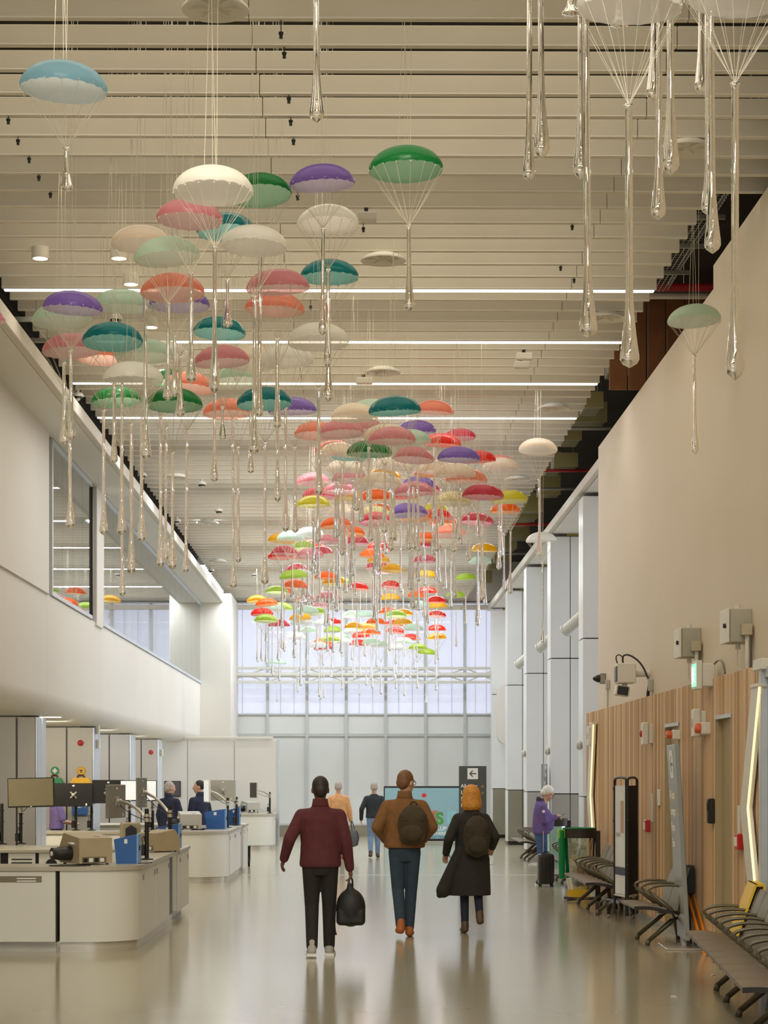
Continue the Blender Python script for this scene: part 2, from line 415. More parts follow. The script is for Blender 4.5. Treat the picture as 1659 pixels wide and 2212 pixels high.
# left gallery windows
for i, (p0, p1) in enumerate(((111, 197), (221, 433))):
    y0, y1 = WX(p0, 1200, XL).y, WX(p1, 1400, XL).y
    w = struct('window_%d' % (i + 2))
    zb_, zt_ = 4.57, 6.92
    M().box(XL - 0.06, XL + 0.03, y0, y1, zb_, zb_ + 0.06).obj('frame_sill', m_sillblue, w)
    M().box(XL - 0.06, XL + 0.03, y0, y1, zt_ - 0.07, zt_).obj('frame_head', m_sillblue, w)
    M().box(XL - 0.06, XL + 0.03, y1 - 0.03, y1 + 0.06, zb_, zt_).obj('frame_jamb', m_dark if i == 0 else m_alu, w)
    M().box(XL - 0.06, XL + 0.03, y0 - 0.1, y0, zb_, zt_).obj('frame_jamb', m_alu, w)
    n = 4 if i == 0 else 14
    for q in range(n):
        a = y0 + (y1 - y0) * q / n; b = y0 + (y1 - y0) * (q + 1) / n
        M().box(XL - 0.012, XL, a + 0.006, b - 0.006, zb_ + 0.06, zt_ - 0.07).obj('pane', m_panemirror, w)
y0, y1 = WX(201, 1200, XL).y, WX(220, 1400, XL).y
M().bbox(XL - 0.1, XL + 0.04, y0 + 0.25, y1 - 0.1, 4.5, 6.93, 0.01).obj('window_pier', m_white, wl)
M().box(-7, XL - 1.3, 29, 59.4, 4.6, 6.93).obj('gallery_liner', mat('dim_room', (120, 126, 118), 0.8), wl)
XFIN = -4.90
# grey clad fins below the gallery
for i, (pf, pb) in enumerate(((78, 98), (201, 215), (281, 295), (341, 355))):
    xf = XFIN
    y0, y1 = WX(pf, 1700, xf).y, WX(pb, 1700, xf).y
    y1 = min(y1, y0 + 0.95)
    t = struct('trim_%d' % (i + 2))
    hh = 2.76
    xsj = W((36, 144, 236, 305)[i], 1700, y0).x
    M().box(-7.9, xf - 0.02, y0 + 0.02, y1 - 0.02, 0, hh - 0.02).obj('core', m_dark, t)
    M().bbox(xsj + 0.012, xf, y0, y0 + 0.03, 0.02, hh, 0.006).obj('panel', m_fingrey, t)
    M().bbox(xsj - 1.35, xsj - 0.012, y0, y0 + 0.03, 0.02, hh, 0.006).obj('panel', m_fingrey, t)
    M().bbox(xf - 0.02, xf + 0.012, y0, y0 + (y1 - y0) * 0.45, 0.02, hh, 0.006).obj('side_panel', m_sillblue, t)
    M().bbox(xf - 0.02, xf + 0.012, y0 + (y1 - y0) * 0.45 + 0.02, y1, 0.02, hh, 0.006).obj('side_panel', m_sillblue, t)
    M().box(-6.2, xf - 0.25, y0 + 0.1, y0 + 0.3, hh, hh + 0.05).obj('head_gap', m_dark, t)
# white partition at the far left
pt = struct('wall_partition'); pt.name = 'wall_left_end'
yp = 54.8
px0, px1 = W(330, 1700, yp).x, W(600, 1700, yp).x
j = [px0 - 3.0, W(405, 1700, yp).x, W(506, 1700, yp).x, px1]
for a, b in zip(j[:-1], j[1:]):
    M().bbox(a + 0.006, b - 0.006, yp, yp + 0.12, 0.0, 2.84, 0.006).obj('panel', m_white, pt)
M().bbox(W(345, 1600, yp).x, W(590, 1600, yp).x, yp - 0.05, yp + 0.1, 2.86, 2.93, 0.01).obj('top_rail', m_offwhite, pt)
M().box(px1 - 0.01, px1 + 0.04, yp - 0.02, yp + 0.14, 0, 2.86).obj('end_strip', m_sillblue, pt)
p_ = W(373, 1704, yp); ns = thing('wall_screen', 'dark square screen on the white partition behind the grey-haired officer', 'screen', (p_.x, yp, p_.z))
M().bbox(-.22, .22, -.05, 0, -.21, .21, .006).obj('casing', m_dark, ns); M().box(-.2, .2, -.054, -.049, -.19, .19).obj('screen', mat('dim_screen', (92, 90, 88), 0.3), ns)
M().box(-8, px1, yp + 0.2, yp + 0.25, 0, 2.8).obj('backing', m_white, pt)
# ================================================================== right wall
wr = struct('wall_right')
XR = 3.78; YC = WX(1292.5, 1200, XR).y
ystep = WX(1541, 600, XR).y
M().box(XR, XR + 1.6, ystep, YC, 0, 7.05).obj('upper_panel', m_warmwhite, wr)
M().box(XR, XR + 1.6, -8, ystep, 0, 7.3).obj('upper_panel', m_warmwhite, wr)
M().box(5.2, 5.4, -8, 63, 6.9, 8.5).obj('plenum_liner', m_deck, wr)
# slatted timber lining with two door recesses
XW = 3.70; ZW = 2.88
yw0 = WX(1643, 1700, XW).y; yw1 = WX(1267, 1700, XW).y
dy = [(WX(1580.5, 1600, XW).y, WX(1547, 1600, XW).y), (WX(1467, 1600, XW).y, WX(1437.5, 1600, XW).y)]
zd = [WX(1547, 1556, XW).z, WX(1437.5, 1559.5, XW).z]
zd = [sum(zd) / 2] * 2
wt = struct('wall_timber'); wt.name = 'wall_right_timber'
segs = [(yw0, dy[0][0]), (dy[0][1], dy[1][0]), (dy[1][1], yw1)]
for a, b in segs: M().box(XW + 0.035, XR, a, b, 0.0, ZW - 0.01).obj('backing', m_woodback, wt)
for (a, b), z in zip(dy, zd): M().box(XW + 0.035, XR, a, b, z, ZW - 0.01).obj('backing', m_woodback, wt)
PIT = 0.0685
full = [M().bbox(-0.006, 0.036, -0.018, 0.018, 0, ZW - 0.08, 0.004).mesh('slat', w_, 30) for w_ in (m_wood, m_wood2, m_wood3)]
short = [M().bbox(-0.006, 0.036, -0.018, 0.018, zd[0] - 0.08, ZW - 0.08, 0.004).mesh('slat', w_, 30) for w_ in (m_wood, m_wood2, m_wood3)]
wr_ = random.Random(5)
n = int((yw1 - yw0) / PIT)
for i in range(n):
    y = yw0 + PIT * (i + 0.5)
    ind = any(a < y < b for a, b in dy); edge = any(abs(y - e) < 0.03 for d in dy for e in d)
    if edge: continue
    mk('slat', wr_.choice(short if ind else full), wt, (XW, y, 0.08))
for (a, b), z, k in zip(dy, zd, (1, 2)):
    d = struct('door_%d' % k)
    M().bbox(XR - 0.02, XR - 0.002, a + 0.03, b - 0.03, 0.01, z - 0.03, 0.004).obj('door_leaf', m_door, d)
    M().box(XW - 0.01, XR, a - 0.02, a + 0.025, 0, z).obj('frame_jamb', m_door, d)
    M().box(XW - 0.01, XR, b - 0.025, b + 0.02, 0, z).obj('frame_jamb', m_door, d)
    M().box(XW - 0.012, XR, a - 0.02, b + 0.02, z - 0.03, z + 0.01).obj('frame_head', m_alu, d)
bs = M().box(XW - 0.02, XW + 0.03, yw0, yw1, 0, 0.08).obj('baseboard_right', m_plinth); tag(bs, kind='structure')
# post and glazed screen at the near right end
gs = struct('trim_6')
M().bbox(XW - 0.06, XW + 0.08, yw0 - 0.32, yw0 - 0.2, 0, 2.90, 0.006).obj('post', m_alu, gs)
M().bbox(XW - 0.08, XW + 0.1, yw0 - 0.42, yw0 - 0.04, ZW - 0.06, ZW + 0.04, 0.006).obj('post_head', m_offwhite, gs)
M().box(XW - 0.0, XW + 0.012, yw0 - 3.2, yw0 - 0.32, 0.1, 2.75).obj('pane', m_panemirror, gs)
M().box(XW - 0.03, XW + 0.05, yw0 - 3.2, yw0 - 0.32, 2.75, 2.85).obj('rail', m_alu, gs)
# ---------------------------------------------------------- fins and glazing beyond the timber wall
fin = [(36.6, 1257, 1064), (42.8, 1189, 1152), (49.0, 1138, 1217), (55.3, 1097, 1270), (61.6, 1067, 1312)]
XF = 4.03; ZS = 6.97
for i, (y, _, _) in enumerate(fin):
    t = struct('wall_right_fin_%s' % 'abcde'[i]); t.name = 'trim_%d' % (7 + i)
    M().box(XF + 0.04, 5.3, y + 0.03, y + 0.66, 0, ZS - 0.06).obj('core', m_dark, t)
    for z_a, z_b, mm in ((0.1, 1.48, m_plinth if i > 2 else m_fingrey), (1.5, 4.33, m_finside), (4.35, ZS - 0.07, m_finside)):
        for xa, xb_ in ((XF + 0.02, 4.44), (4.455, 5.3)):
            M().bbox(xa, xb_, y, y + 0.03, z_a, z_b, 0.006).obj('panel', mm, t)
        M().bbox(XF, XF + 0.03, y + 0.0, y + 0.34, z_a, z_b, 0.006).obj('edge_panel', m_finside, t)
        M().bbox(XF, XF + 0.03, y + 0.355, y + 0.7, z_a, z_b, 0.006).obj('edge_panel', m_finside, t)
    M().box(XF + 0.35, XF + 0.75, y + 0.05, y + 0.3, ZS - 0.06, ZS).obj('bracket', mat('yellow_insulation', (170, 156, 92), 0.8), t)
ye = [YC + 0.3] + [f[0] for f in fin] + [63.0]
for i in range(len(fin) + 1):
    a = YC if i == 0 else fin[i - 1][0] + 0.66
    b = fin[i][0] if i < len(fin) else 63.0
    if b - a < 1: continue
    w = struct('window_%d' % (4 + i))
    for q in range(4):
        ya, yb_ = a + (b - a) * q / 4, a + (b - a) * (q + 1) / 4
        for z_a, z_b in ((0.3, 2.2), (2.26, 4.5), (4.56, ZS - 0.05)):
            M().box(5.2, 5.21, ya + 0.03, yb_ - 0.03, z_a, z_b).obj('pane', m_paneclear, w)
        M().box(5.16, 5.25, ya - 0.03, ya + 0.03, 0, ZS).obj('mullion', m_alu, w)
    for z in (0.15, 2.23, 4.53): M().box(5.16, 5.25, a, b, z - 0.03 - (0.12 if z < 1 else 0), z + 0.03 + (0.12 if z < 1 else 0)).obj('transom', m_alu, w)
M().bbox(3.98, 4.08, YC, 63, 6.98, 7.15, 0.01).obj('fascia', m_soffit, wr)
M().box(4.08, 5.3, YC, 63, 6.97, 7.03).obj('soffit', m_white, wr)
M().bbox(-3.95, 3.98, 62.72, 62.85, 7.0, 7.15, 0.01).obj('fascia', m_soffit, wb)
# round struts between the fins
for i, (px, py, y) in enumerate(((1222, 1362, 42.2), (1166, 1400, 48.4), (1120, 1436, 54.7))):
    p = W(px, py, y - 0.2); q = Vector((5.1, y - 1.2, p.z + 0.75))
    t = thing('strut', ('white round brace between the nearer pair of right fins', 'white round brace, second of three along the right glazing', 'white round brace, farthest of three along the right glazing')[i], 'brace', p)
    M().cyl((0, 0, 0), q - p, 0.12, n=16).obj('tube', m_truss, t)
    M().lathe([(0.0, -0.02), (0.135, -0.02), (0.135, 0.03), (0.12, 0.03)], n=16).obj('end_cap', m_truss, t, rot=(q - p).to_track_quat('Z', 'Y').to_euler())
# white rounded duct on the far right
p0 = W(1075, 1470, 60.8); p1 = W(1099, 1608, 60.8)
t = thing('air_duct', 'tall white rounded duct hanging beside the far right corner', 'duct', (p0.x, 60.8, p1.z))
wd_, hd_ = p1.x - p0.x, p0.z - p1.z
M().prism([(0.28, 0)] + [(0.28 - 0.28 * math.sin(R(a)), 0.28 - 0.28 * math.cos(R(a))) for a in (15, 30, 45, 60, 75, 90)] + [(0, hd_ - 0.25), (0.3, hd_), (wd_ + 0.2, hd_ + 0.1), (wd_ + 0.2, 0)], 0, 0.5).obj('casing', m_white, t, 25)
M().bbox(0.25, wd_ + 0.2, -0.012, 0.0, 0.02, 0.12, 0.004).obj('outlet_lip', m_alu, t)
# front wall behind the camera, unseen; glazing added to let in fill daylight
wf = struct('wall_front')
M().box(-8, 8, -8.2, -8, 0, 1.0).obj('base_panel', m_warmwhite, wf)
M().box(-8, 8, -8.2, -8, 7.4, 8.5).obj('head_panel', m_warmwhite, wf)
w = struct('window_12')
for i in range(8):
    M().box(-7.95 + i * 2, -6.05 + i * 2, -8.1, -8.09, 1.0, 7.4).obj('pane', m_paneclear, w)
    M().box(-8.05 + i * 2, -7.95 + i * 2, -8.15, -8.0, 1.0, 7.4).obj('mullion', m_alu, w)
# ================================================================== services seen in the ceiling gaps
def run(name, label, cat, y0, y1, fn, loc):
    t = thing(name, label, cat, loc); fn(t); return t
def basket(t, n=24, L=7.0, w=0.22, h=0.09):
    mm = M()
    for x, z in ((-w / 2, h), (w / 2, h), (-w / 2, 0.02), (w / 2, 0.02), (0, 0), (-w / 4, 0), (w / 4, 0)): mm.cyl((x, 0, z), (x, L, z), 0.004, n=5)
    mm.obj('long_wires', m_steel, t)
    mm = M()
    for i in range(int(L / 0.1)):
        y = i * 0.1
        mm.tube([(-w / 2, y, h), (-w / 2, y, 0.0), (w / 2, y, 0.0), (w / 2, y, h)], 0.004, n=5)
    tag(mm.obj('cross_wires', m_steel, t), kind='stuff')
t = thing('cable_tray', 'wire mesh cable tray in the gap above the right wall', 'cable tray', (3.56, 17.2, 7.62)); basket(t)
for i in range(6):
    M().box(-0.28, 0.2, i * 1.15 + 0.2, i * 1.15 + 0.24, -0.05, -0.005).obj('bracket', m_steel, t)
    M().cyl((-0.2, i * 1.15 + 0.22, -0.02), (-0.2, i * 1.15 + 0.22, 0.88), 0.006, n=6).obj('hanger_rod', m_steel, t)
t = thing('sprinkler_pipe', 'red pipe crossing the gap above the right wall', 'pipe', (3.9, 24.4, 7.72))
M().cyl((-1.2, 0, 0), (1.2, 0, 0), 0.05, n=12).obj('pipe', m_redpipe, t)
M().cyl((-1.2, 0.2, -0.06), (1.2, 0.2, -0.06), 0.035, n=10).obj('pale_pipe', m_offwhite, t)
for x in (-0.6, 0, 0.6): M().cyl((x, 0, 0), (x, 0, 0.78), 0.006, n=6).obj('hanger_rod', m_steel, t)
t = thing('timber_bulkhead', 'brown boarded bulkhead inside the right ceiling gap', 'bulkhead', (4.3, 27.6, 7.1))
for i in range(7): M().bbox(-0.9 + i * 0.26, -0.66 + i * 0.26, 0, 0.04, 0.0, 1.35, 0.006).obj('board', m_ply, t)
M().box(-0.95, 0.95, -0.02, 0, 1.3, 1.36).obj('rail', m_steel, t)
rr = random.Random(3)
for i in range(16):
    y = 29.5 + i * 2.05
    w_, h_, d_ = rr.uniform(0.25, 0.5), rr.uniform(0.22, 0.4), rr.uniform(0.4, 0.9)
    t = thing('ventilation_duct', 'olive duct box in the dark right ceiling gap, %s from the front' % ORD[i], 'duct', (3.42 + rr.uniform(0, .35), y, 7.5 + rr.uniform(0, .35)), 0, 'duct boxes in the right ceiling gap')
    M().bbox(0, w_, 0, d_, 0, h_, 0.01).obj('duct_body', m_duct, t)
    M().box(-0.015, w_ + 0.015, -0.02, 0.02, -0.015, h_ + 0.015).obj('flange', mat('flange_metal', (150, 140, 92), 0.5, 0.3), t)
    for x in (0.03, w_ - 0.03): M().cyl((x, d_ / 2, h_), (x, d_ / 2, 8.5 - t.location.z), 0.005, n=5).obj('hanger_rod', m_steel, t)
for i, (y, c) in enumerate(((33.3, m_steel), (37.9, m_redpipe), (40.3, m_steel), (46.0, m_redpipe), (52.0, m_steel))):
    t = thing('service_pipe', ('thin steel pipe in the right ceiling gap, nearest of its kind', 'thin red pipe crossing the right ceiling gap, nearer one', 'thin steel pipe in the right ceiling gap, middle one', 'thin red pipe crossing the right ceiling gap, farther one', 'thin steel pipe in the right ceiling gap, farthest one')[i], 'pipe', (4.0, y, 7.55))
    M().cyl((-0.9, 0, 0), (0.9, 0, 0), 0.03, n=10).obj('pipe', c, t)
    M().cyl((-0.5, 0, 0), (-0.5, 0, 0.95), 0.006, n=6).obj('hanger_rod', m_steel, t)
# left ceiling gap: brackets and a cable bundle
for i, (px, py) in enumerate(((60, 700), (84, 745))):
    p = WZ(px, py, 7.12)
    t = thing('channel_bracket', ('steel channel poking out at the left ceiling edge, upper of two', 'steel channel poking out at the left ceiling edge, lower of two')[i], 'bracket', (p.x, p.y, 7.15))
    M().box(-0.15, 0.35, -0.03, 0.03, 0, 0.05).obj('channel', m_steel, t)
    M().cyl((0.1, 0, 0.05), (0.1, 0, 1.35), 0.006, n=6).obj('hanger_rod', m_steel, t)
t = thing('cable_bundle', 'bundle of dark cables along the left ceiling gap', 'cables', (-4.22, 27, 7.18))
for i in range(5): M().tube([(0.035 * i, 0, 0.02 * (i % 2)), (0.03 * i, 3, 0.05), (0.035 * i, 6.5, 0.0)], 0.012, n=6, smooth=2).obj('cable', m_dark, t)
def snap(px, py):
    """point on the sight line under the nearest baffle, so that the thing hangs from it"""
    p = WZ(px, py, 7.28); k = round((p.y - S0) / SP)
    if k in (-5, 0, 5, 10): k += 1
    return W(px, py, S0 + k * SP)
# ceiling air diffusers
vents = [(465, 14, 'round white air diffuser at the top edge, left of the hanging glass'), (828, 558, 'round white air diffuser above the teal parachute at the middle'), (1482, 318, 'round air diffuser behind the glass drops at upper right'),
         (1308, 684, 'round air diffuser right of the ceiling, above the second lit line'), (827, 801, 'round air diffuser above the third lit line at centre'), (1195, 880, 'round air diffuser between the third and fourth lit lines at right'),
         (1117, 1034, 'small round air diffuser beside the yellow parachute at far right'), (380, 1030, 'round air diffuser among the glass drops at the left'), (448, 1128, 'small round air diffuser at left, near two dome cameras'), (470, 1212, 'smallest round air diffuser near the left far ceiling edge')]
for px, py, lb in vents:
    p = WZ(px, py, 7.30)
    t = thing('air_diffuser', lb, 'air vent', (p.x, p.y, 7.27))
    M().lathe([(0.0, 0.07), (0.16, 0.065), (0.225, 0.03), (0.24, 0.012), (0.24, 0.0), (0.225, 0.0), (0.14, 0.035), (0.05, 0.02), (0.0, 0.02)], n=28).obj('dish', m_offwhite, t, 40)
    M().lathe([(0.0, -0.012), (0.03, -0.008), (0.036, 0.03), (0.0, 0.03)], n=14).obj('hub', m_offwhite, t, 40)
    for q in range(6):
        a = q * math.pi / 3
        M().box(0.035, 0.19, -0.004, 0.004, 0.012, 0.035, Matrix.Rotation(a, 4, 'Z')).obj('vane', m_offwhite, t)
    M().cyl((0, 0, 0.06), (0, 0, 0.085), 0.1, n=16).obj('neck', m_offwhite, t)
# lit downlights
dls = [(87, 557, 'lit cylindrical downlight, leftmost of the four on the left ceiling'), (257, 557, 'lit cylindrical downlight behind the pale pink parachute'), (283, 613, 'lit downlight just above the nearest lit line'), (326, 706, 'lit downlight between the two nearest lit lines')]
for px, py, lb in dls:
    p = WZ(px, py, 7.27)
    t = thing('downlight', lb, 'ceiling light', (p.x, p.y, 7.26))
    M().lathe([(0.088, 0.0), (0.09, 0.0), (0.09, 0.12), (0.0, 0.12), (0.0, 0.1), (0.08, 0.1), (0.08, 0.0)], n=24).obj('housing', m_offwhite, t, 40)
    M().lathe([(0.0, 0.012), (0.079, 0.012), (0.079, 0.02), (0.0, 0.02)], n=24).obj('lens', m_glow2, t, 40)
    l = bpy.data.lights.new('downlight_lamp', 'SPOT'); l.energy = 60; l.color = WARM; l.spot_size = R(100); l.spot_blend = 0.6; l.shadow_soft_size = 0.07
    o = bpy.data.objects.new('downlight_lamp', l); COL.objects.link(o); o.location = (p.x, p.y, 7.24)
# small white ceiling boxes
for px, py, w_, lb in ((793, 462, 42, 'white box on the ceiling baffles beside the green parachute'), (1133, 764, 36, 'white ceiling box right of the second lit line, upper of a pair'), (1127, 787, 34, 'white ceiling box right of the second lit line, lower of a pair'), (787, 818, 36, 'white ceiling box above the third lit line')):
    p = snap(px, py); k = w_ * p.y / F / 2; zz = min(p.z - 0.03, 7.22)
    t = thing('sensor_box', lb, 'sensor', (p.x, p.y, zz))
    M().bbox(-k, k, -0.05, 0.05, 0, 0.09, 0.012).obj('case', m_offwhite, t)
    M().bbox(-k * .3, k * .1, -0.03, 0.03, 0.09, ZB - zz + 0.001, 0.006).obj('clip', m_black, t)
# dome cameras
domes = [(168, 842, 'white dome camera hanging at the left ceiling edge'), (307, 1027, 'dome camera by the left ceiling edge, between two glass drops'), (436, 1043, 'dome camera on the far left ceiling, nearer of two beside the round vent'), (473, 1104, 'dome camera on the far left ceiling, right of the others'), (382, 1121, 'dome camera at the left ceiling edge beside a glass drop tip'), (456, 1232, 'small dome camera at the far left ceiling edge'), (549, 1240, 'small dome camera left of the lime parachute'), (249, 674, 'dome camera peeking below the pale mint parachute')]
for px, py, lb in domes:
    p = snap(px, py); zz = min(p.z - 0.05, 7.2)
    t = thing('dome_camera', lb, 'camera', (p.x, p.y, zz))
    M().lathe([(0.0, 0.1), (0.06, 0.1), (0.085, 0.07), (0.085, 0.045), (0.0, 0.045)], n=20).obj('housing', m_offwhite, t, 40)
    M().lathe([(0.06, 0.045), (0.062, 0.02), (0.0, 0.02), (0.0, 0.045)], n=16).obj('lens_ring', m_black, t, 40)
    M().ell((0, 0, 0.03), (0.04, 0.04, 0.045), 12, 8).obj('eyeball', m_offwhite, t, True)
    M().cyl((0, 0, 0.1), (0, 0, ZB - zz + 0.001), 0.025, n=10).obj('stem', m_offwhite, t)
# sprinkler heads
sp = [(607, 77), (614, 120), (624, 218), (628, 266), (634, 308), (18, 263), (39, 308), (63, 345), (84, 385), (109, 422), (1236, 487), (1211, 577), (1240, 604), (671, 665), (785, 497), (643, 428)]
for grp, test in (('right of the hanging glass drops', lambda x: x > 1000), ('left of the blue parachute wires', lambda x: x < 150), ('near the ceiling middle', lambda x: 150 <= x <= 1000)):
    for i, (px, py) in enumerate(sorted([q for q in sp if test(q[0])], key=lambda q: q[1])):
        p = snap(px, py); zz = min(p.z - 0.02, 7.29)
        t = thing('ceiling_sprinkler', 'small black ceiling sprinkler %s, %s from the top' % (grp, ORD[i]), 'sprinkler', (p.x, p.y, zz), 0, 'sprinklers ' + grp)
        M().lathe([(0.0, 0.0), (0.014, 0.0), (0.012, 0.02), (0.018, 0.03), (0.018, 0.045), (0.0, 0.045)], n=10).obj('head', m_black, t, 40)
        M().cyl((0, 0, 0.045), (0, 0, max(0.05, ZB - zz + 0.001)), 0.004, n=6).obj('drop_pipe', m_dark, t)
# ================================================================== hanging parachutes with glass drops
m_glass = glass_mat('clear_glass')
m_cord = mat('pale_cord', (228, 220, 198), 0.5, var=0.02)
m_wire = mat('thin_wire', (232, 226, 206), 0.5, var=0.02)
CC = {  # name: (outer colour, inner colour, clear share)
    'blue': ((140, 190, 212), (190, 205, 208), .10), 'white': ((246, 243, 234), (226, 220, 208), .16), 'cream': ((244, 228, 208), (226, 208, 190), .16),
    'green': ((22, 132, 62), (96, 168, 120), .06), 'purple': ((134, 104, 196), (176, 160, 200), .07), 'pink': ((222, 142, 152), (212, 160, 160), .12),
    'coral': ((246, 146, 120), (234, 166, 146), .12), 'teal': ((0, 126, 132), (70, 176, 172), .05), 'mint': ((196, 222, 202), (200, 210, 192), .16),
    'crimson': ((206, 62, 82), (222, 120, 136), .08), 'red': ((226, 44, 24), (236, 96, 76), .06), 'orange': ((244, 104, 14), (246, 134, 50), .06),
    'amber': ((226, 164, 0), (228, 178, 50), .06), 'yellow': ((208, 196, 40), (214, 206, 100), .08), 'lime': ((164, 194, 56), (184, 204, 110), .08),
    'grey': ((222, 224, 220), (210, 210, 206), .22), 'sand': ((216, 204, 150), (218, 208, 166), .14)}
CANM = {k: film_mat(k + '_film', tuple(min(255, v * 1.03 + 4) for v in a), tuple(v * .55 + 244 * .45 for v in b), c * .85, .5) for k, (a, b, c) in CC.items()}
COLWORD = {'blue': 'sky blue', 'white': 'frosted white', 'cream': 'pale cream', 'coral': 'coral', 'mint': 'pale mint', 'grey': 'pale grey', 'sand': 'pale sand', 'pink': 'dusty pink', 'crimson': 'crimson pink', 'red': 'bright red', 'amber': 'amber yellow', 'yellow': 'lemon yellow', 'lime': 'lime green'}
# (centre px, top py, width px, colour, cord joint py, drop bottom py, drop px)
CH_FRONT = [
    (137, 137, 190, 'blue', 318, 412, 143), (460, 363, 174, 'white', 533, 848, 464), (561, 380, 140, 'green', 533, 900, 562), (696, 357, 142, 'purple', 492, 723, 698),
    (877, 320, 162, 'green', 487, 670, 883), (409, 433, 145, 'pink', 589, 825, 412), (488, 463, 127, 'teal', 602, 707, 491), (549, 490, 144, 'white', 639, 980, 550),
    (708, 446, 135, 'white', 581, 792, 709), (712, 562, 127, 'teal', 690, 866, 710), (305, 490, 131, 'cream', 640, 992, 313), (361, 515, 144, 'mint', 655, 864, 363),
    (373, 593, 139, 'coral', 725, 856, 377), (388, 622, 131, 'purple', 770, 900, 389), (600, 583, 138, 'pink', 731, 925, 599), (593, 632, 130, 'coral', 800, 1083, 598),
    (157, 630, 130, 'purple', 755, 950, 153), (134, 655, 130, 'mint', 782, 960, 138), (265, 626, 130, 'mint', 800, 1155, 264), (154, 722, 126, 'pink', 862, 1140, 150),
    (243, 700, 132, 'teal', 828, 1000, 247), (225, 742, 118, 'coral', 885, 1155, 224), (312, 733, 128, 'mint', 905, 1170, 306), (350, 738, 118, 'white', 900, 1225, 347),
    (288, 782, 131, 'white', 915, 1240, 284), (252, 836, 108, 'green', 962, 1288, 262), (376, 840, 124, 'green', 977, 1230, 373), (473, 686, 115, 'teal', 815, 1040, 464),
    (479, 747, 122, 'pink', 878, 950, 481), (410, 805, 112, 'coral', 930, 1237, 404), (366, 797, 100, 'green', 923, 1210, 359), (508, 792, 112, 'mint', 905, 1270, 503),
    (688, 700, 134, 'white', 838, 1068, 688), (619, 748, 118, 'white', 880, 1148, 617), (548, 752, 116, 'cream', 880, 1022, 541), (571, 838, 120, 'teal', 955, 1262, 573),
    (492, 862, 108, 'coral', 965, 1215, 514), (632, 858, 106, 'purple', 965, 1150, 637), (-42, 662, 106, 'pink', 790, 1010, -42)]
CH_RIGHT = [
    (1500, 659, 116, 'mint', 768, 980, 1500), (1359, -50, 230, 'white', 225, 792, 1358), (1594, -84, 236, 'white', 178, 820, 1588),
]
# only the drops of these show: (drop px, drop bottom py, distance, colour); their parachutes hang just above the frame
HID = [(683, 262, 12.6, 'white'), (1144, 388, 12.75, 'white'), (1168, 340, 11.5, 'white'), (1265, 727, 10.9, 'white'), (1254, 384, 13.25, 'mint'), (1412, 215, 13.2, 'white'), (1425, 473, 11.95, 'mint'),
       (1448, 375, 10.75, 'white'), (1515, 200, 11.35, 'mint'), (1528, 462, 12.55, 'white'), (1535, 545, 9.5, 'cream'), (1338, 58, 9.6, 'white'), (1233, 32, 12.15, 'white')]
CH_HID = [(p, PY - 5.4 * F / d - 5, F * 0.46 / d, c, -8, b, p) for p, b, d, c in HID]
CH_MID = [
    (766, 872, 103, 'cream'), (800, 863, 100, 'mint'), (682, 912, 95, 'coral'), (738, 908, 98, 'pink'), (785, 905, 98, 'pink'), (722, 951, 86, 'coral'), (735, 956, 88, 'cream'), (759, 960, 86, 'teal'), (798, 952, 99, 'green'),
    (746, 992, 85, 'cream'), (757, 1014, 80, 'pink'), (735, 1041, 72, 'pink'), (675, 1021, 72, 'pink'), (688, 1053, 70, 'crimson'), (677, 1070, 73, 'yellow'), (752, 1057, 68, 'amber'), (743, 1089, 69, 'cream'), (726, 1117, 68, 'orange'),
    (853, 856, 115, 'teal'), (938, 865, 85, 'coral'), (898, 908, 89, 'purple'), (835, 916, 100, 'cream'), (847, 922, 104, 'pink'), (884, 928, 95, 'mint'), (955, 936, 84, 'red'), (893, 966, 90, 'pink'), (850, 985, 82, 'cream'), (830, 1010, 73, 'amber'),
    (822, 1020, 88, 'cream'), (935, 1001, 80, 'orange'), (946, 993, 88, 'cream'), (984, 1000, 90, 'cream'), (993, 926, 70, 'crimson'), (991, 965, 94, 'purple'), (1032, 973, 80, 'red'), (1078, 983, 72, 'coral'), (1081, 989, 78, 'cream'), (1162, 948, 84, 'cream'),
    (1008, 1012, 90, 'coral'), (1043, 1046, 91, 'crimson'), (1101, 1059, 78, 'yellow'), (1091, 1086, 66, 'orange'), (977, 1062, 83, 'sand'), (1029, 1107, 75, 'crimson'), (959, 1113, 64, 'orange'), (938, 1087, 63, 'yellow'), (945, 1099, 66, 'red'), (971, 1135, 70, 'coral'), (1046, 1173, 57, 'amber'),
    (905, 1029, 78, 'purple'), (915, 1040, 76, 'crimson'), (893, 1040, 88, 'pink'), (812, 1056, 76, 'orange'), (868, 1056, 66, 'red'), (822, 1088, 60, 'orange'), (811, 1093, 70, 'sand'), (811, 1107, 72, 'crimson'), (882, 1087, 84, 'purple'), (900, 1101, 67, 'orange'),
    (920, 1150, 58, 'orange'), (924, 1163, 58, 'crimson'), (760, 1137, 58, 'orange'), (768, 1157, 58, 'crimson'), (820, 1170, 54, 'red'),
    (608, 1152, 60, 'amber'), (628, 1146, 60, 'mint'), (668, 1138, 62, 'grey'), (655, 1169, 56, 'lime'), (675, 1166, 56, 'orange'), (615, 1179, 58, 'crimson'), (607, 1188, 58, 'red'), (651, 1189, 52, 'orange'), (670, 1184, 59, 'pink'), (693, 1179, 56, 'crimson'), (708, 1155, 56, 'pink'), (722, 1160, 53, 'grey')]
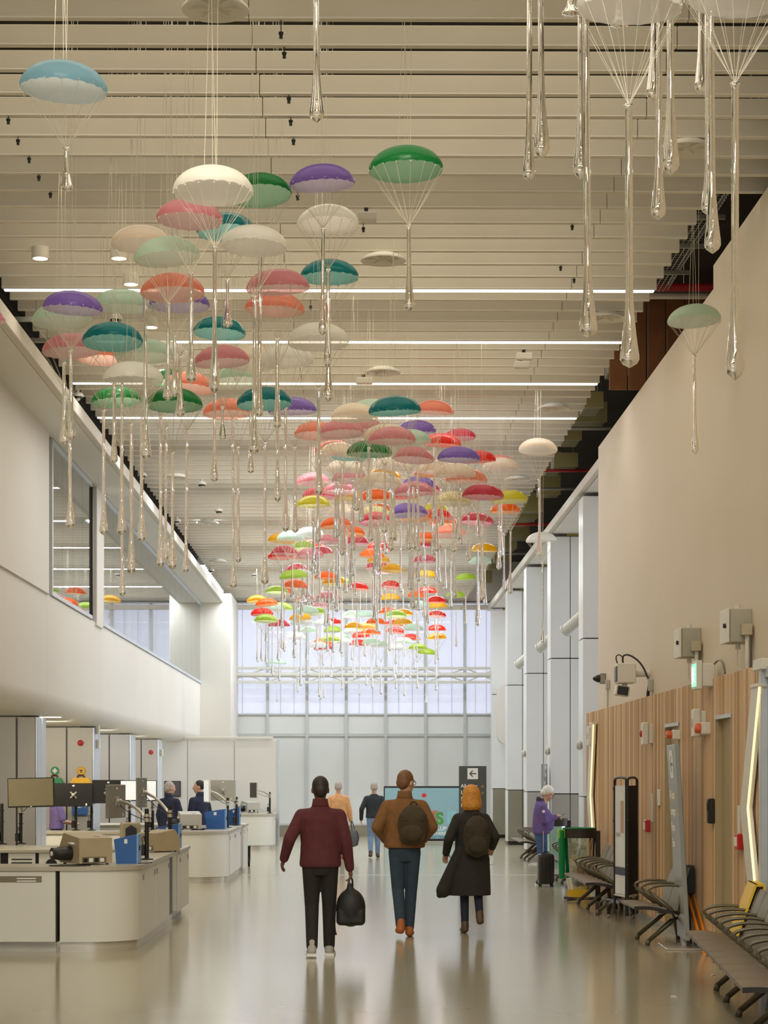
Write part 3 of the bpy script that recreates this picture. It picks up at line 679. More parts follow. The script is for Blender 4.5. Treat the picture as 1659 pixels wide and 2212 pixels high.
CH_FAR = [
    (641, 1217, 50, 'crimson'), (634, 1230, 60, 'lime'), (648, 1229, 52, 'grey'), (636, 1251, 57, 'orange'), (598, 1265, 50, 'lime'), (613, 1268, 46, 'orange'), (555, 1286, 45, 'amber'), (576, 1292, 49, 'orange'), (589, 1303, 48, 'mint'), (610, 1301, 45, 'lime'), (566, 1313, 49, 'red'),
    (574, 1327, 50, 'lime'), (603, 1338, 47, 'crimson'), (649, 1323, 48, 'amber'), (664, 1308, 52, 'mint'), (651, 1333, 48, 'grey'), (640, 1366, 41, 'grey'), (599, 1421, 40, 'mint'), (660, 1283, 46, 'pink'), (709, 1277, 52, 'pink'), (689, 1299, 43, 'pink'), (682, 1312, 46, 'lime'),
    (705, 1234, 52, 'orange'), (722, 1245, 52, 'amber'), (735, 1247, 50, 'lime'), (771, 1257, 50, 'red'), (803, 1186, 54, 'orange'), (818, 1198, 50, 'amber'), (815, 1212, 52, 'crimson'), (848, 1218, 52, 'amber'), (832, 1222, 50, 'pink'), (845, 1254, 46, 'red'), (842, 1281, 44, 'amber'),
    (918, 1198, 50, 'crimson'), (920, 1231, 48, 'amber'), (923, 1267, 44, 'red'), (902, 1276, 44, 'orange'), (942, 1287, 46, 'red'), (945, 1299, 44, 'amber'), (905, 1297, 48, 'mint'), (1006, 1238, 46, 'lime'), (1037, 1201, 50, 'mint'), (985, 1276, 43, 'lime'), (943, 1318, 42, 'red'), (943, 1349, 41, 'red'),
    (944, 1367, 41, 'amber'), (903, 1390, 41, 'lime'), (921, 1400, 41, 'lime'), (888, 1369, 41, 'red'), (854, 1354, 41, 'red'), (850, 1337, 42, 'red'), (870, 1335, 42, 'amber'), (855, 1318, 46, 'lime'), (872, 1315, 42, 'amber'), (836, 1311, 42, 'orange'), (786, 1319, 42, 'mint'), (760, 1319, 42, 'mint'),
    (765, 1343, 42, 'amber'), (792, 1346, 42, 'amber'), (812, 1334, 42, 'orange'), (802, 1356, 42, 'orange'), (779, 1364, 41, 'red'), (775, 1381, 41, 'red'), (718, 1335, 42, 'red'), (699, 1336, 44, 'grey'), (667, 1352, 42, 'mint'), (719, 1352, 41, 'lime'), (714, 1372, 41, 'lime'), (736, 1368, 41, 'mint'),
    (740, 1377, 41, 'grey'), (690, 1386, 43, 'grey'), (698, 1390, 41, 'crimson'), (696, 1379, 41, 'orange'), (803, 1378, 42, 'mint'), (822, 1383, 42, 'mint'), (762, 1353, 41, 'mint'), (857, 1390, 41, 'grey'), (872, 1376, 41, 'mint'), (893, 1347, 43, 'mint')]
CH_LONE = [(1169, 1149, 66, 'white', 1215, 1390, 1172)]
CLUS = {'front': 'in the front left cluster', 'right': 'at the upper right', 'mid': 'in the dense middle cluster', 'far': 'in the far window cluster', 'lone': 'alone beside the right glazing'}
DIAM = 0.55
cr = random.Random(11)
items = []
for cl, lst in (('front', CH_FRONT), ('right', CH_RIGHT), ('right', CH_HID), ('mid', CH_MID), ('far', CH_FAR), ('lone', CH_LONE)):
    for it in lst:
        items.append(dict(cl=cl, px=it[0], top=it[1], w=it[2], c=it[3], cj=it[4] if len(it) > 4 else None, db=it[5] if len(it) > 5 else None, dp=it[6] if len(it) > 6 else None))
for a in items:
    a['D'] = min(F * DIAM / a['w'], 61.3)
    if a['px'] == 1500: a['D'] = 20.4
def dmax(a): return min(61.6, (6.9 - CH) * F / (PY - a['top']))
# keep neighbours from sharing space: slide along the sight line
for it in range(160):
    mv = 0
    for i, a in enumerate(items):
        for b in items[i + 1:]:
            if abs(a['D'] - b['D']) > 0.9: continue
            xa = (a['px'] - 775) / F * a['D']; xb2 = (b['px'] - 775) / F * b['D']
            dx = xa - xb2; dyy = a['D'] - b['D']
            need = 0.5 * (a['w'] * a['D'] + b['w'] * b['D']) / F + 0.015
            d = math.hypot(dx, dyy)
            if d < need:
                g = math.sqrt(max(0, need * need - dx * dx)) - abs(dyy) + 0.01
                s_ = 1 if (dyy > 0 or (dyy == 0 and i % 2)) else -1
                a['D'] += s_ * g * 0.35; b['D'] -= s_ * g * 0.35; mv += 1
    for a in items:
        if a['cl'] == 'right' and a['top'] < -100: a['D'] = max(9.2, min(a['D'], 13.3)); a['top'] = PY - 5.4 * F / a['D']; a['w'] = F * 0.46 / a['D']
        else: a['D'] = max(9.0, min(a['D'], dmax(a)))
    if not mv: break
NG = 20
def canopy(seed, n=60, m=11):
    q = random.Random(seed); ph = [q.uniform(-1, 1) for _ in range(NG)]; sk = q.uniform(-.03, .03)
    def shell(off, flip):
        vs = []; fs = []
        for i in range(m + 1):
            s = i / m; a = s * R(91)
            for j in range(n):
                t = 2 * math.pi * j / n; g = t / (2 * math.pi) * NG
                k = abs(math.sin(math.pi * g))
                bulge = 1 + (0.022 * k - 0.012) * s ** 1.5 + 0.012 * ph[int(g) % NG] * s ** 3 * math.sin(math.pi * (g % 1))
                r = (1 - off) * math.sin(min(a, R(90))) ** 0.92 * bulge * (1 - 0.03 * max(0, (s - .93) / .07))
                z = 0.62 * (1 - off) * math.cos(a) ** 1.0 if a < R(90) else 0.62 * math.cos(a)
                z += 0.02 * (k - 0.5) * max(0, (s - .8) / .2) + sk * math.cos(t) * r
                vs.append((r * math.cos(t), r * math.sin(t), z))
        for i in range(m):
            for j in range(n):
                k = (j + 1) % n; f = (i * n + j, (i + 1) * n + j, (i + 1) * n + k, i * n + k)
                fs.append(f if not flip else tuple(reversed(f)))
        return vs, fs
    mm = M()
    v, f = shell(0, False); mm.add(v, f)
    return mm
CANO = {}
for k in CANM:
    for sd in range(3): CANO[k, sd] = None
def get_can(k, sd):
    if CANO[k, sd] is None: CANO[k, sd] = canopy(sd + 5).mesh('canopy', CANM[k], True)
    return CANO[k, sd]
def drop_mesh(L, r, rb, far, q):
    prof = [(0.0, 0.0), (r * 1.25, -0.002), (r * 1.3, -0.012), (r * 0.95, -0.024)]
    bl = min(L * 0.6, q.uniform(7, 11) * rb)
    for s in (0.0, 0.5, 1.0): prof.append((r * (0.95 + .05 * s), -0.03 - (L - bl - 0.03) * s))
    for s in (0.2, 0.4, 0.58, 0.72, 0.84): prof.append((r + (rb - r) * s ** 1.6 * 1.25, -(L - bl) - bl * s))
    prof += [(rb * 0.98, -L + bl * 0.10), (rb * 0.75, -L + bl * 0.045), (rb * 0.40, -L + bl * 0.012), (rb * 0.16, -L - bl * 0.01), (0.0, -L - bl * 0.02)]
    b = []
    for z in prof: b.append(z)
    return M().lathe(b, n=10 if far else 16).mesh('glass_drop', m_glass, True)
groups = {}
for a in items: groups.setdefault((a['cl'], a['c']), []).append(a)
for (cl, c), lst in groups.items():
    lst.sort(key=lambda a: a['px'])
    for i, a in enumerate(lst):
        w = COLWORD.get(c, c)
        if cl == 'right' and a['top'] < -100: a['lab'] = None
        elif len(lst) == 1: a['lab'] = 'only %s parachute %s, with a clear glass drop' % (w, CLUS[cl])
        else: a['lab'] = '%s parachute %s, %s from left of that colour' % (w, CLUS[cl], ORD[i])
hid = sorted([a for a in items if a['lab'] is None], key=lambda a: a['dp'])
for i, a in enumerate(hid): a['lab'] = 'clear glass drop hung from a parachute above, %s from left at the top' % ORD[i]
for idx, a in enumerate(items):
    D = a['D']; sc = D / F
    R_ = a['w'] * sc / 2
    h = 0.62 * R_
    c3 = W(a['px'], a['top'], D)
    c3 = Vector((c3.x, c3.y, min(c3.z, 7.25) - h - R_ * 0.0))
    if c3.x + R_ > 3.72: c3.x = 3.72 - R_
    far = a['w'] < 80; vfar = a['w'] < 55
    q = random.Random(idx * 7 + 1)
    t = thing('parachute', a['lab'], 'parachute', c3, 0, 'hanging parachutes ' + CLUS[a['cl']])
    o = mk('canopy', get_can(a['c'], idx % 3), t); o.scale = (R_, R_, R_)
    o.rotation_euler = (R(q.uniform(-4, 4)), R(q.uniform(-4, 4)), q.uniform(0, 6.28))
    lean = q.uniform(-.03, .03)
    # joint and drop
    if a['cj'] is not None:
        jz = W(a['px'], a['cj'], D).z - c3.z; bz = W(a['px'], a['db'], D).z - c3.z
        jx = (a['dp'] - a['px']) * sc
    else:
        jz = -R_ * q.uniform(1.15, 1.8); bz = jz - q.uniform(0.55, 1.25); jx = q.uniform(-.03, .03)
        zmin = 3.85 if a['cl'] == 'far' else 3.6
        if c3.z + bz < zmin: bz = zmin - c3.z + q.uniform(0, .3)
        bz = min(bz, jz - 0.3)
    L = jz - bz
    J = Vector((jx, 0, jz))
    near = a['w'] > 150
    kr = 0.0015 if not far else 0.002
    mm = M(); nc = 16 if not vfar else 10
    for k in range(nc):
        th = 2 * math.pi * k / nc + .1
        e = Vector((R_ * .985 * math.cos(th), R_ * .985 * math.sin(th), 0.0))
        mm.cyl(e, J + Vector((0.006 * math.cos(th), 0.006 * math.sin(th), 0)), kr, n=3, cap=False)
        if not vfar: mm.ell(e + Vector((0, 0, -0.004)), (0.005, 0.005, 0.006), 5, 4)
    mm.obj('cords', m_cord, t, True)
    mm = M()
    top = Vector((0, 0, h)); zt_ = 8.5 - c3.z
    if zt_ > h:
        for k in range(4 if not vfar else 2):
            mm.cyl((0.02 * math.cos(k * 1.7) * (1 + k), 0.02 * math.sin(k * 1.7) * (1 + k), h - 0.004), (0.03 * (k - 1.5), 0.03 * math.sin(k * 2.1), zt_), 0.002 if not far else 0.0024, n=3, cap=False)
        mm.obj('suspension_wires', m_wire, t, True)
    r = q.uniform(0.0145, 0.017) * (1.25 if a['cl'] == 'right' and a['px'] != 1500 else 1); rb = q.uniform(0.035, 0.046) * (1.2 if a['cl'] == 'right' and a['px'] != 1500 else 1)
    g = mk('glass_drop', drop_mesh(L, r, rb, far, q), t, J)
    g.rotation_euler = (R(q.uniform(-.5, .5)), R(q.uniform(-.5, .5)), 0)
    if not far:
        s_ = M().lathe([(0.0, -L * .93), (rb * .35, -L * .93 + rb), (rb * .25, -L * .93 + rb * 2.4), (0.0, -L * .93 + rb * 3.6)], n=10).mesh('air_bubble', m_glass, True)
        mk('air_bubble', s_, g)
# ================================================================== inspection counters on the left
m_cab = mat('counter_panel', (218, 217, 206), 0.4, var=0.02, scale=0.8)
m_top = mat('counter_top', (176, 170, 152), 0.3, var=0.05, scale=2)
m_inox = mat('brushed_steel', (206, 200, 184), 0.3, 0.4, var=0.06, scale=3, stretch=(1, 1, 12))
m_latch = mat('latch_metal', (150, 148, 142), 0.35, 0.5)
m_grille = mat('grille_metal', (128, 120, 98), 0.5, 0.4)
m_blue = mat('blue_plastic', (38, 92, 160), 0.45, var=0.05)
m_blue2 = mat('pale_blue_edge', (120, 160, 210), 0.4)
m_tan = mat('tan_casing', (172, 157, 126), 0.5, var=0.04)
m_greyc = mat('grey_casing', (184, 182, 170), 0.5, var=0.03)
m_midgrey = mat('mid_grey_casing', (128, 126, 118), 0.45, var=0.03)
m_screenrefl = mat('screen_painted_reflection', (128, 120, 96), 0.15, var=0.04)  # beige reflection of the hall painted in as the screen colour
m_silver = mat('silver_arm', (196, 188, 172), 0.35, 0.5)
m_screen = mat('dark_screen', (58, 54, 44), 0.12, var=0.05)
m_screenon = emit('lit_screen', (228, 232, 230), 0.5)
m_sticker = mat('white_sticker', (232, 230, 224), 0.5)
m_cable = mat('black_cable', (22, 21, 20), 0.5)
def strip(mm, path, t, z0, z1):
    """vertical sheet along a path, thickness t to the inner (left-hand) side"""
    inn = []
    for i, p in enumerate(path):
        a = path[max(i - 1, 0)]; b = path[min(i + 1, len(path) - 1)]
        d = Vector((b[0] - a[0], b[1] - a[1])).normalized()
        inn.append((p[0] - d.y * t, p[1] + d.x * t))
    return mm.prism(list(path) + inn[::-1], z0, z1, 'z')
def arcp(cx, cy, r, a0, a1, n): return [(cx + r * math.cos(R(a0 + (a1 - a0) * i / n)), cy + r * math.sin(R(a0 + (a1 - a0) * i / n))) for i in range(n + 1)]
def counter(label, Xs, Y0, Y1, Xl, xgap, doors, dep=0.72, r=0.55, zt=0.905, sdep=0.72):
    t = thing('inspection_counter', label, 'counter', (Xs, Y0, 0))
    xl = Xl - Xs; L = Y1 - Y0; xg = xgap - Xs
    cv = arcp(-r, r, r, -90, 0, 10)
    z0, z1 = 0.11, zt - 0.045
    mm = M(); strip(mm, [(xg + 0.03, 0)] + cv[:-1] + [(0, r)], 0.03, z0, z1); mm.obj('curved_panel', m_cab, t, 30)
    p = M().bbox(xl, xg - 0.015, 0, 0.03, z0, z1, 0.006).obj('front_panel', m_cab, t)
    M().bbox(xg - 0.62, xg - 0.16, -0.006, 0.001, z1 - 0.12, z1 - 0.055, 0.002).obj('vent_grille', m_grille, p)
    for k in range(2): M().box(xg - 0.42, xg - 0.22, -0.009, -0.004, z1 - 0.085 - k * 0.028, z1 - 0.073 - k * 0.028).obj('vent_slot', m_sticker, p)
    M().box(xl, xg - 0.0, 0.04, dep - 0.03, z0, z1 - 0.01).obj('body', m_dark, t)
    M().prism([(-dep + 0.03, 0.05), (-r, 0.05)] + [(x * .94 - .03, y * .94 + .05) for x, y in cv[1:]] + [(-0.04, L - 0.02), (-sdep + 0.03, L - 0.02), (-sdep + 0.03, dep), (-dep + 0.03, dep)], z0, z1 - 0.01, 'z').obj('body', m_dark, t)
    for a, b in doors:
        d = M().bbox(-0.03, 0.0, a - Y0 + 0.006, b - Y0 - 0.006, z0, z1, 0.005).obj('door', m_cab, t)
        for y in (a - Y0 + 0.12, b - Y0 - 0.12):
            M().bbox(0, 0.006, y - 0.06, y + 0.06, z1 - 0.13, z1 - 0.07, 0.002).obj('latch', m_latch, d)
    pl = arcp(-r, r, r - 0.04, -90, 0, 10)
    mm = M(); strip(mm, [(xg + 0.03, 0.04)] + pl + [(-0.04, L - 0.1)], 0.02, 0, z0 + 0.01); mm.obj('plinth', m_inox, t, 30)
    M().box(xl, xg - 0.02, 0.12, 0.14, 0, z0 + 0.01).obj('plinth', m_inox, t)
    o = 0.025
    ot = [(xl, -o), (-r, -o)] + arcp(-r, r, r + o, -90, 0, 10)[1:] + [(o, L), (-sdep, L), (-sdep, dep), (xl, dep)]
    M().prism(ot, z1, zt, 'z').obj('worktop', m_top, t, 30)
    return t
xg = W(123, 1950, 21.45).x
counter('long counter with rounded corner nearest the camera at left', -2.34, 21.45, 26.05, -7.0, xg, [(22.02, 23.5), (23.52, 25.2)])
counter('second rounded counter from the front, at the middle left', -2.28, 35.3, 39.6, -5.9, W(385, 1850, 35.3).x, [(36.0, 37.6), (37.62, 39.4)], sdep=0.46)
counter('farthest rounded counter, standing before the white partition', -2.18, 51.6, 54.6, -5.6, W(505, 1800, 51.6).x, [(52.2, 53.4)])
def back_counter(label, Xs, Y0, Y1, Xl, slots):
    t = thing('back_counter', label, 'counter', (Xs, Y0, 0)); xl = Xl - Xs; L = Y1 - Y0; z0, z1, zt = 0.1, 0.86, 0.905
    M().box(xl, -0.05, 0.05, L - 0.02, z0, z1 - 0.01).obj('body', m_dark, t)
    M().box(xl, -0.1, 0.1, L - 0.1, 0, z0 + 0.01).obj('plinth', m_inox, t)
    for a, b, k in slots:
        p = M().bbox(a - Xs + 0.01, b - Xs - 0.01, 0, 0.03, z0, z1, 0.006).obj('front_panel', m_cab, t)
        w_ = b - a; c = (a + b) / 2 - Xs
        if k == 's':
            for q in range(4): M().box(c - w_ * .36, c + w_ * .36, -0.004, 0.002, z1 - 0.09 - q * 0.045, z1 - 0.075 - q * 0.045).obj('vent_slot', m_black, p)
        if k == 'h': M().lathe([(0.0, -0.004), (0.075, -0.004), (0.075, 0.003), (0.0, 0.003)], (c, 0, z1 - 0.15), 20, axis='y').obj('cable_hole', m_black, p)
    d = M().bbox(-0.03, 0, 0.02, L - 0.02, z0, z1, 0.006).obj('door', m_cab, t)
    for y in (0.2, L - 0.2): M().bbox(0, 0.006, y - 0.06, y + 0.06, z1 - 0.13, z1 - 0.07, 0.002).obj('latch', m_latch, d)
    M().bbox(xl, 0.02, -0.02, L, z1, zt, 0.006).obj('worktop', m_top, t)
    return t
X2 = lambda px: W(px, 1850, 26.5).x
back_counter('counter with slotted and round-holed panels behind the nearest counter', -2.34, 26.5, 28.1, -7.2, [(X2(-60), X2(2), ''), (X2(16), X2(78), 's'), (X2(82), X2(140), 'h'), (X2(142), X2(200), ''), (X2(202), X2(262), ''), (X2(264), -2.36, '')])
back_counter('back counter joined behind the second rounded counter', -2.28, 40.3, 41.9, -5.9, [(-5.8, -4.1, ''), (-4.08, -2.3, '')])
t = thing('trolley_wheel', 'black castor trolley end poking out past the second counter', 'trolley', (W(537, 1860, 41.95).x, 42.1, 0))
M().cyl((-0.02, 0, 0.11), (0.02, 0, 0.11), 0.11, n=20).obj('wheel', m_black, t)
M().cyl((-0.025, 0, 0.11), (0.025, 0, 0.11), 0.05, n=14).obj('hub', m_latch, t)
M().box(-0.03, 0.03, -0.02, 0.02, 0.11, 0.42).obj('fork', m_dark, t)
M().box(-0.4, 0.03, -0.2, 0.2, 0.4, 0.43).obj('deck', m_dark, t)
# ------------------------------------------------------------------ desktop trace detectors
ZT = 0.905
def detector(label, px, py, rz, mcase, s=1.0):
    c = WZ(px, py, ZT)
    t = thing('trace_detector', label, 'machine', (c.x, c.y, ZT), R(rz))
    w_, d_, h_ = 0.36 * s, 0.46 * s, 0.265 * s
    M().prism([(0, 0.015), (0, h_), (d_ * .8, h_ * 1.18), (d_, h_ * .7), (d_ * 1.0, 0.015)], -w_ / 2, w_ / 2, 'x').obj('casing', mcase, t)
    for x in (-w_ / 2 + .04, w_ / 2 - .04):
        for y in (0.04, d_ - 0.04): M().cyl((x, y, 0), (x, y, 0.02), 0.015, n=8).obj('foot', m_black, t)
    y = d_ * .45; z = h_ * .42
    M().lathe([(0.0, 0.0), (0.072 * s, 0.0), (0.068 * s, -0.13 * s), (0.06 * s, -0.145 * s), (0.06 * s, -0.20 * s), (0.0, -0.20 * s)], (-w_ / 2, y, z), 18, axis='x').obj('nozzle', m_black, t, 40)
    M().lathe([(0.0, -0.20 * s), (0.024 * s, -0.20 * s), (0.024 * s, -0.21 * s), (0.0, -0.21 * s)], (-w_ / 2, y, z), 12, axis='x').obj('nozzle_cap', m_sticker, t, 40)
    M().tube([(-w_ / 2, d_ * .25, h_ * .78), (-w_ / 2 - .03, d_ * .25, h_ * .8), (-w_ / 2 - .03, d_ * .45, h_ * .8), (-w_ / 2, d_ * .45, h_ * .78)], 0.012, n=8, smooth=2).obj('handle', m_sticker, t)
    cp = M().box(-w_ * .42, w_ * .32, -0.004, 0.0, 0.02, 0.085).obj('connector_panel', m_grille, t)
    for i in range(4):
        M().bbox(-w_ * .38 + i * .06 * s, -w_ * .38 + i * .06 * s + .045 * s, -0.01, -0.003, 0.03, 0.072, 0.003).obj('socket', m_black if i % 2 == 0 else m_sticker, cp)
    M().box(w_ * .1, w_ * .26, d_ * .2, d_ * .38, h_ * 1.06, h_ * 1.075).obj('sticker', m_sticker, t)
    return t
detector('tan trace detector with black nozzle on the nearest counter', 207, 1868, 33, m_tan, 1.08)
detector('grey trace detector on the second rounded counter', 413, 1793, 12, m_greyc, 1.05)
detector('grey trace detector on the farthest counter by the partition', 548, 1756, 28, m_greyc, 1.0)
detector('smaller tan trace detector behind the tall blue screen box', 318, 1841, -40, m_tan, 0.9)
# tan scanner with black mouth
c = WZ(283, 1830.5, ZT); t = thing('bottle_scanner', 'tan scanner box with black angled mouth at the rear of the nearest counter', 'machine', (c.x, c.y, ZT), R(10))
M().bbox(-0.13, 0.13, 0, 0.3, 0.0, 0.33, 0.015).obj('casing', m_tan, t)
mm = M(); oc = [(0.085 * math.cos(R(a)), 0.2 + 0.1 * math.sin(R(a))) for a in (30, 90, 150, 210, 270, 330)]
mm.prism(oc, -0.05, 0.002); mm.obj('mouth', m_black, t)
M().box(-0.13, 0.13, -0.002, 0.001, 0.02, 0.05).obj('label_strip', m_sticker, t)
# ------------------------------------------------------------------ blue side boxes
def bluebox(label, px, py, w_, h_, rz=0, d_=0.3):
    c = WZ(px, py, ZT); t = thing('blue_screen_box', label, 'box', (c.x, c.y, ZT), R(rz), 'blue boxes on the counters')
    M().prism([(0, 0), (w_, 0), (w_, h_), (w_ * .55, h_ * .95), (-w_ * .12, h_ * .84), (-w_ * .06, h_ * .5)], 0, d_).obj('shell', m_blue, t)
    M().bbox(w_ - 0.001, w_ + 0.02, -0.004, d_ + .004, 0, h_ + 0.01, 0.004).obj('edge_panel', m_blue2, t)
    M().box(w_ * .4, w_ * .55, -0.003, 0.0, h_ * .7, h_ * .85).obj('sticker', m_sticker, t)
    M().bbox(w_ + 0.018, w_ + 0.03, 0.08, 0.14, h_ * .45, h_ * .62, 0.003).obj('switch', m_black, t)
bluebox('blue screen box beside the tan detector on the nearest counter', 251, 1866, 0.22, 0.315)
bluebox('blue screen box on the counter end behind the nearest counter', 341, 1832, 0.27, 0.32)
bluebox('large blue screen box on the second rounded counter', 446, 1791, 0.33, 0.36)
bluebox('blue screen box behind the poles on the second counter', 494, 1782, 0.2, 0.34)
# ------------------------------------------------------------------ monitors on poles
def monitor(label, pole, ptop, mon, size, yaw, Dm=None, back=m_black, screen=m_screen, arm=True, roll=0, zt=ZT):
    b = WZ(pole[0], pole[1], zt); D = b.y
    t = thing('monitor_on_pole', label, 'monitor', (b.x, b.y, zt))
    hp = W(pole[0], ptop, D).z - zt
    M().lathe([(0.0, 0.0), (0.075, 0.0), (0.075, 0.012), (0.03, 0.02), (0.0, 0.02)], n=20).obj('base', m_black, t, 40)
    M().cyl((0, 0, 0.015), (0, 0, hp), 0.024, n=14).obj('pole', m_black, t)
    for z in (hp * .55, hp * .82):
        M().lathe([(0.0, 0), (0.036, 0), (0.036, 0.012), (0.0, 0.012)], (0, 0, z), 16).obj('clamp_ring', m_black, t, 40)
    M().bbox(-0.075, -0.02, -0.045, 0.03, hp * .08, hp * .3, 0.006).obj('cable_box', m_black, t)
    M().tube([(-0.04, -0.02, hp * .3), (-0.06, -0.03, hp * .42), (-0.02, -0.03, hp * .48), (-0.03, -0.03, hp * .36)], 0.005, n=6, smooth=2).obj('cable', m_cable, t)
    if mon:
        Dm = Dm or D
        c = W(mon[0], mon[1], Dm) - Vector((b.x, b.y, zt))
        w_, h_ = size
        rot = Matrix.Rotation(R(yaw), 3, 'Z') @ Matrix.Rotation(R(roll), 3, 'Y')
        mo = M().bbox(-w_ / 2, w_ / 2, -0.012, 0.022, -h_ / 2, h_ / 2, 0.006).obj('monitor_casing', back, t, loc=c, rot=rot.to_euler())
        M().box(-w_ / 2 + .014, w_ / 2 - .014, -0.0145, -0.011, -h_ / 2 + .02, h_ / 2 - .012).obj('screen', screen, mo)
        M().box(-0.012, 0.012, -0.0155, -0.012, -h_ / 2 + .006, -h_ / 2 + .016).obj('bezel_mark', m_sticker, mo)
        vp = M(); 
        for a in (45, 135): vp.box(-0.075, 0.075, 0.022, 0.03, -0.012, 0.012, Matrix.Rotation(R(a), 4, 'Y'))
        vp.cyl((0, 0.022, 0), (0, 0.06, 0), 0.03, n=14); vp.obj('mount_plate', m_silver, mo)
        M().box(-0.02, 0.02, 0.0215, 0.0235, h_ * .36, h_ * .42).obj('back_mark', m_sticker, mo)
        M().box(-w_ * .36, -w_ * .32, 0.0215, 0.0235, -h_ * .46, -h_ * .36).obj('sticker', m_sticker, mo)
        e = c + rot @ Vector((0, 0.06, 0))
        k0 = Vector((0, 0, hp * .82)) if arm else Vector((0, 0, hp * .95))
        mid = (k0 + e) / 2 + Vector((0.0, 0.0, 0.05 if arm else 0))
        M().tube([k0, mid, e], 0.019, n=10, smooth=1).obj('arm', m_silver, t)
        M().cyl(k0 + Vector((0, 0, -0.045)), k0 + Vector((0, 0, 0.045)), 0.032, n=14).obj('arm_joint', m_silver, t)
        M().ell(e, (0.03, 0.03, 0.03), 12, 8).obj('ball_joint', m_silver, t, True)
        M().tube([k0 + Vector((0, -.02, -.03)), mid + Vector((0, -.02, -.12)), e + Vector((0, 0, -.05))], 0.005, n=6, smooth=2).obj('cable', m_cable, t)
    return t
monitor('large dark monitor facing the camera at far left, on a black pole', (45, 1823), 1745, (67, 1712), (0.655, 0.40), -9, 27.6, screen=m_screenrefl, arm=False, roll=-1.5)
monitor('bare black monitor pole cut by the left picture edge', (4, 1824), 1736, None, None, 0)
monitor('black monitor back below the yellow biohazard kit', (164, 1794), 1724, (159, 1717), (0.66, 0.41), 180, 35.66)
monitor('black monitor back left of the angled grey monitor', (198, 1794), 1722, (234, 1710), (0.56, 0.41), 187, 35.75)
monitor('grey monitor turned sideways above the tan detector', (317, 1857), 1747, (249, 1731), (0.62, 0.40), -103, 24.4, back=m_midgrey)
monitor('grey monitor edge beside the bright screens at left centre', (367, 1838), 1740, (305, 1712), (0.60, 0.40), -95, 27.2, back=m_midgrey)
monitor('small lit white screen left of the angled monitor edge', (280, 1792), 1735, (281, 1708), (0.36, 0.36), 20, 35.2, screen=m_screenon)
monitor('small lit white screen beside the navy uniformed person', (330, 1792), 1735, (326, 1708), (0.2, 0.36), 12, 35.4, screen=m_screenon)
monitor('white edged monitor seen side-on beside the woman in navy', (492, 1788), 1723, (447, 1709), (0.5, 0.42), -75, 37.9, back=m_offwhite, screen=m_screenon)
monitor('pale grey monitor back on the second counter', (511, 1783), 1721, (482, 1707), (0.50, 0.40), 172, 39.4, back=m_greyc)
monitor('thin pale monitor seen side-on by the white partition', (583, 1757), 1711, (548, 1707), (0.42, 0.40), -62, 51.9, back=m_greyc)
# white tray and papers
for i, (px, py, w_, d_, h_, lb) in enumerate(((450, 1791, .2, .12, .07, 'small white tray beside the large blue box on the second counter'), (303, 1833, .16, .12, .03, 'flat white papers at the rear end of the nearest counter'))):
    c = WZ(px - 26 * (i == 0), py, ZT); t = thing('tray', lb, 'tray', (c.x, c.y, ZT))
    M().bbox(0, w_, 0, d_, 0, h_ * .3, .004).obj('bottom', m_sticker, t)
    for a, b, c_, d in ((0, .008, 0, d_), (w_ - .008, w_, 0, d_), (0, w_, 0, .008), (0, w_, d_ - .008, d_)): M().box(a, b, c_, d, 0, h_).obj('rim', m_sticker, t)
c = WZ(165, 1871, ZT); t = tag(M().tube([(c.x - .28, c.y - .06, ZT + .008), (c.x - .1, c.y - .08, ZT + .008), (c.x + .05, c.y - .1, ZT + .008), (c.x + .16, c.y - .06, ZT + .012)], 0.007, n=6, smooth=2).obj('power_cable', m_cable), 'black cable lying on the nearest counter below the tan detector', 'cable')
c = WZ(298, 1866, ZT); t = tag(M().tube([(c.x, c.y, ZT + .006), (c.x + .1, c.y + .02, ZT + .006), (c.x + .07, c.y + .1, ZT + .006), (c.x + .13, c.y + .2, ZT + .006)], 0.005, n=6, smooth=2).obj('power_cable', m_cable), 'thin black cable beside the pole on the nearest counter', 'cable')
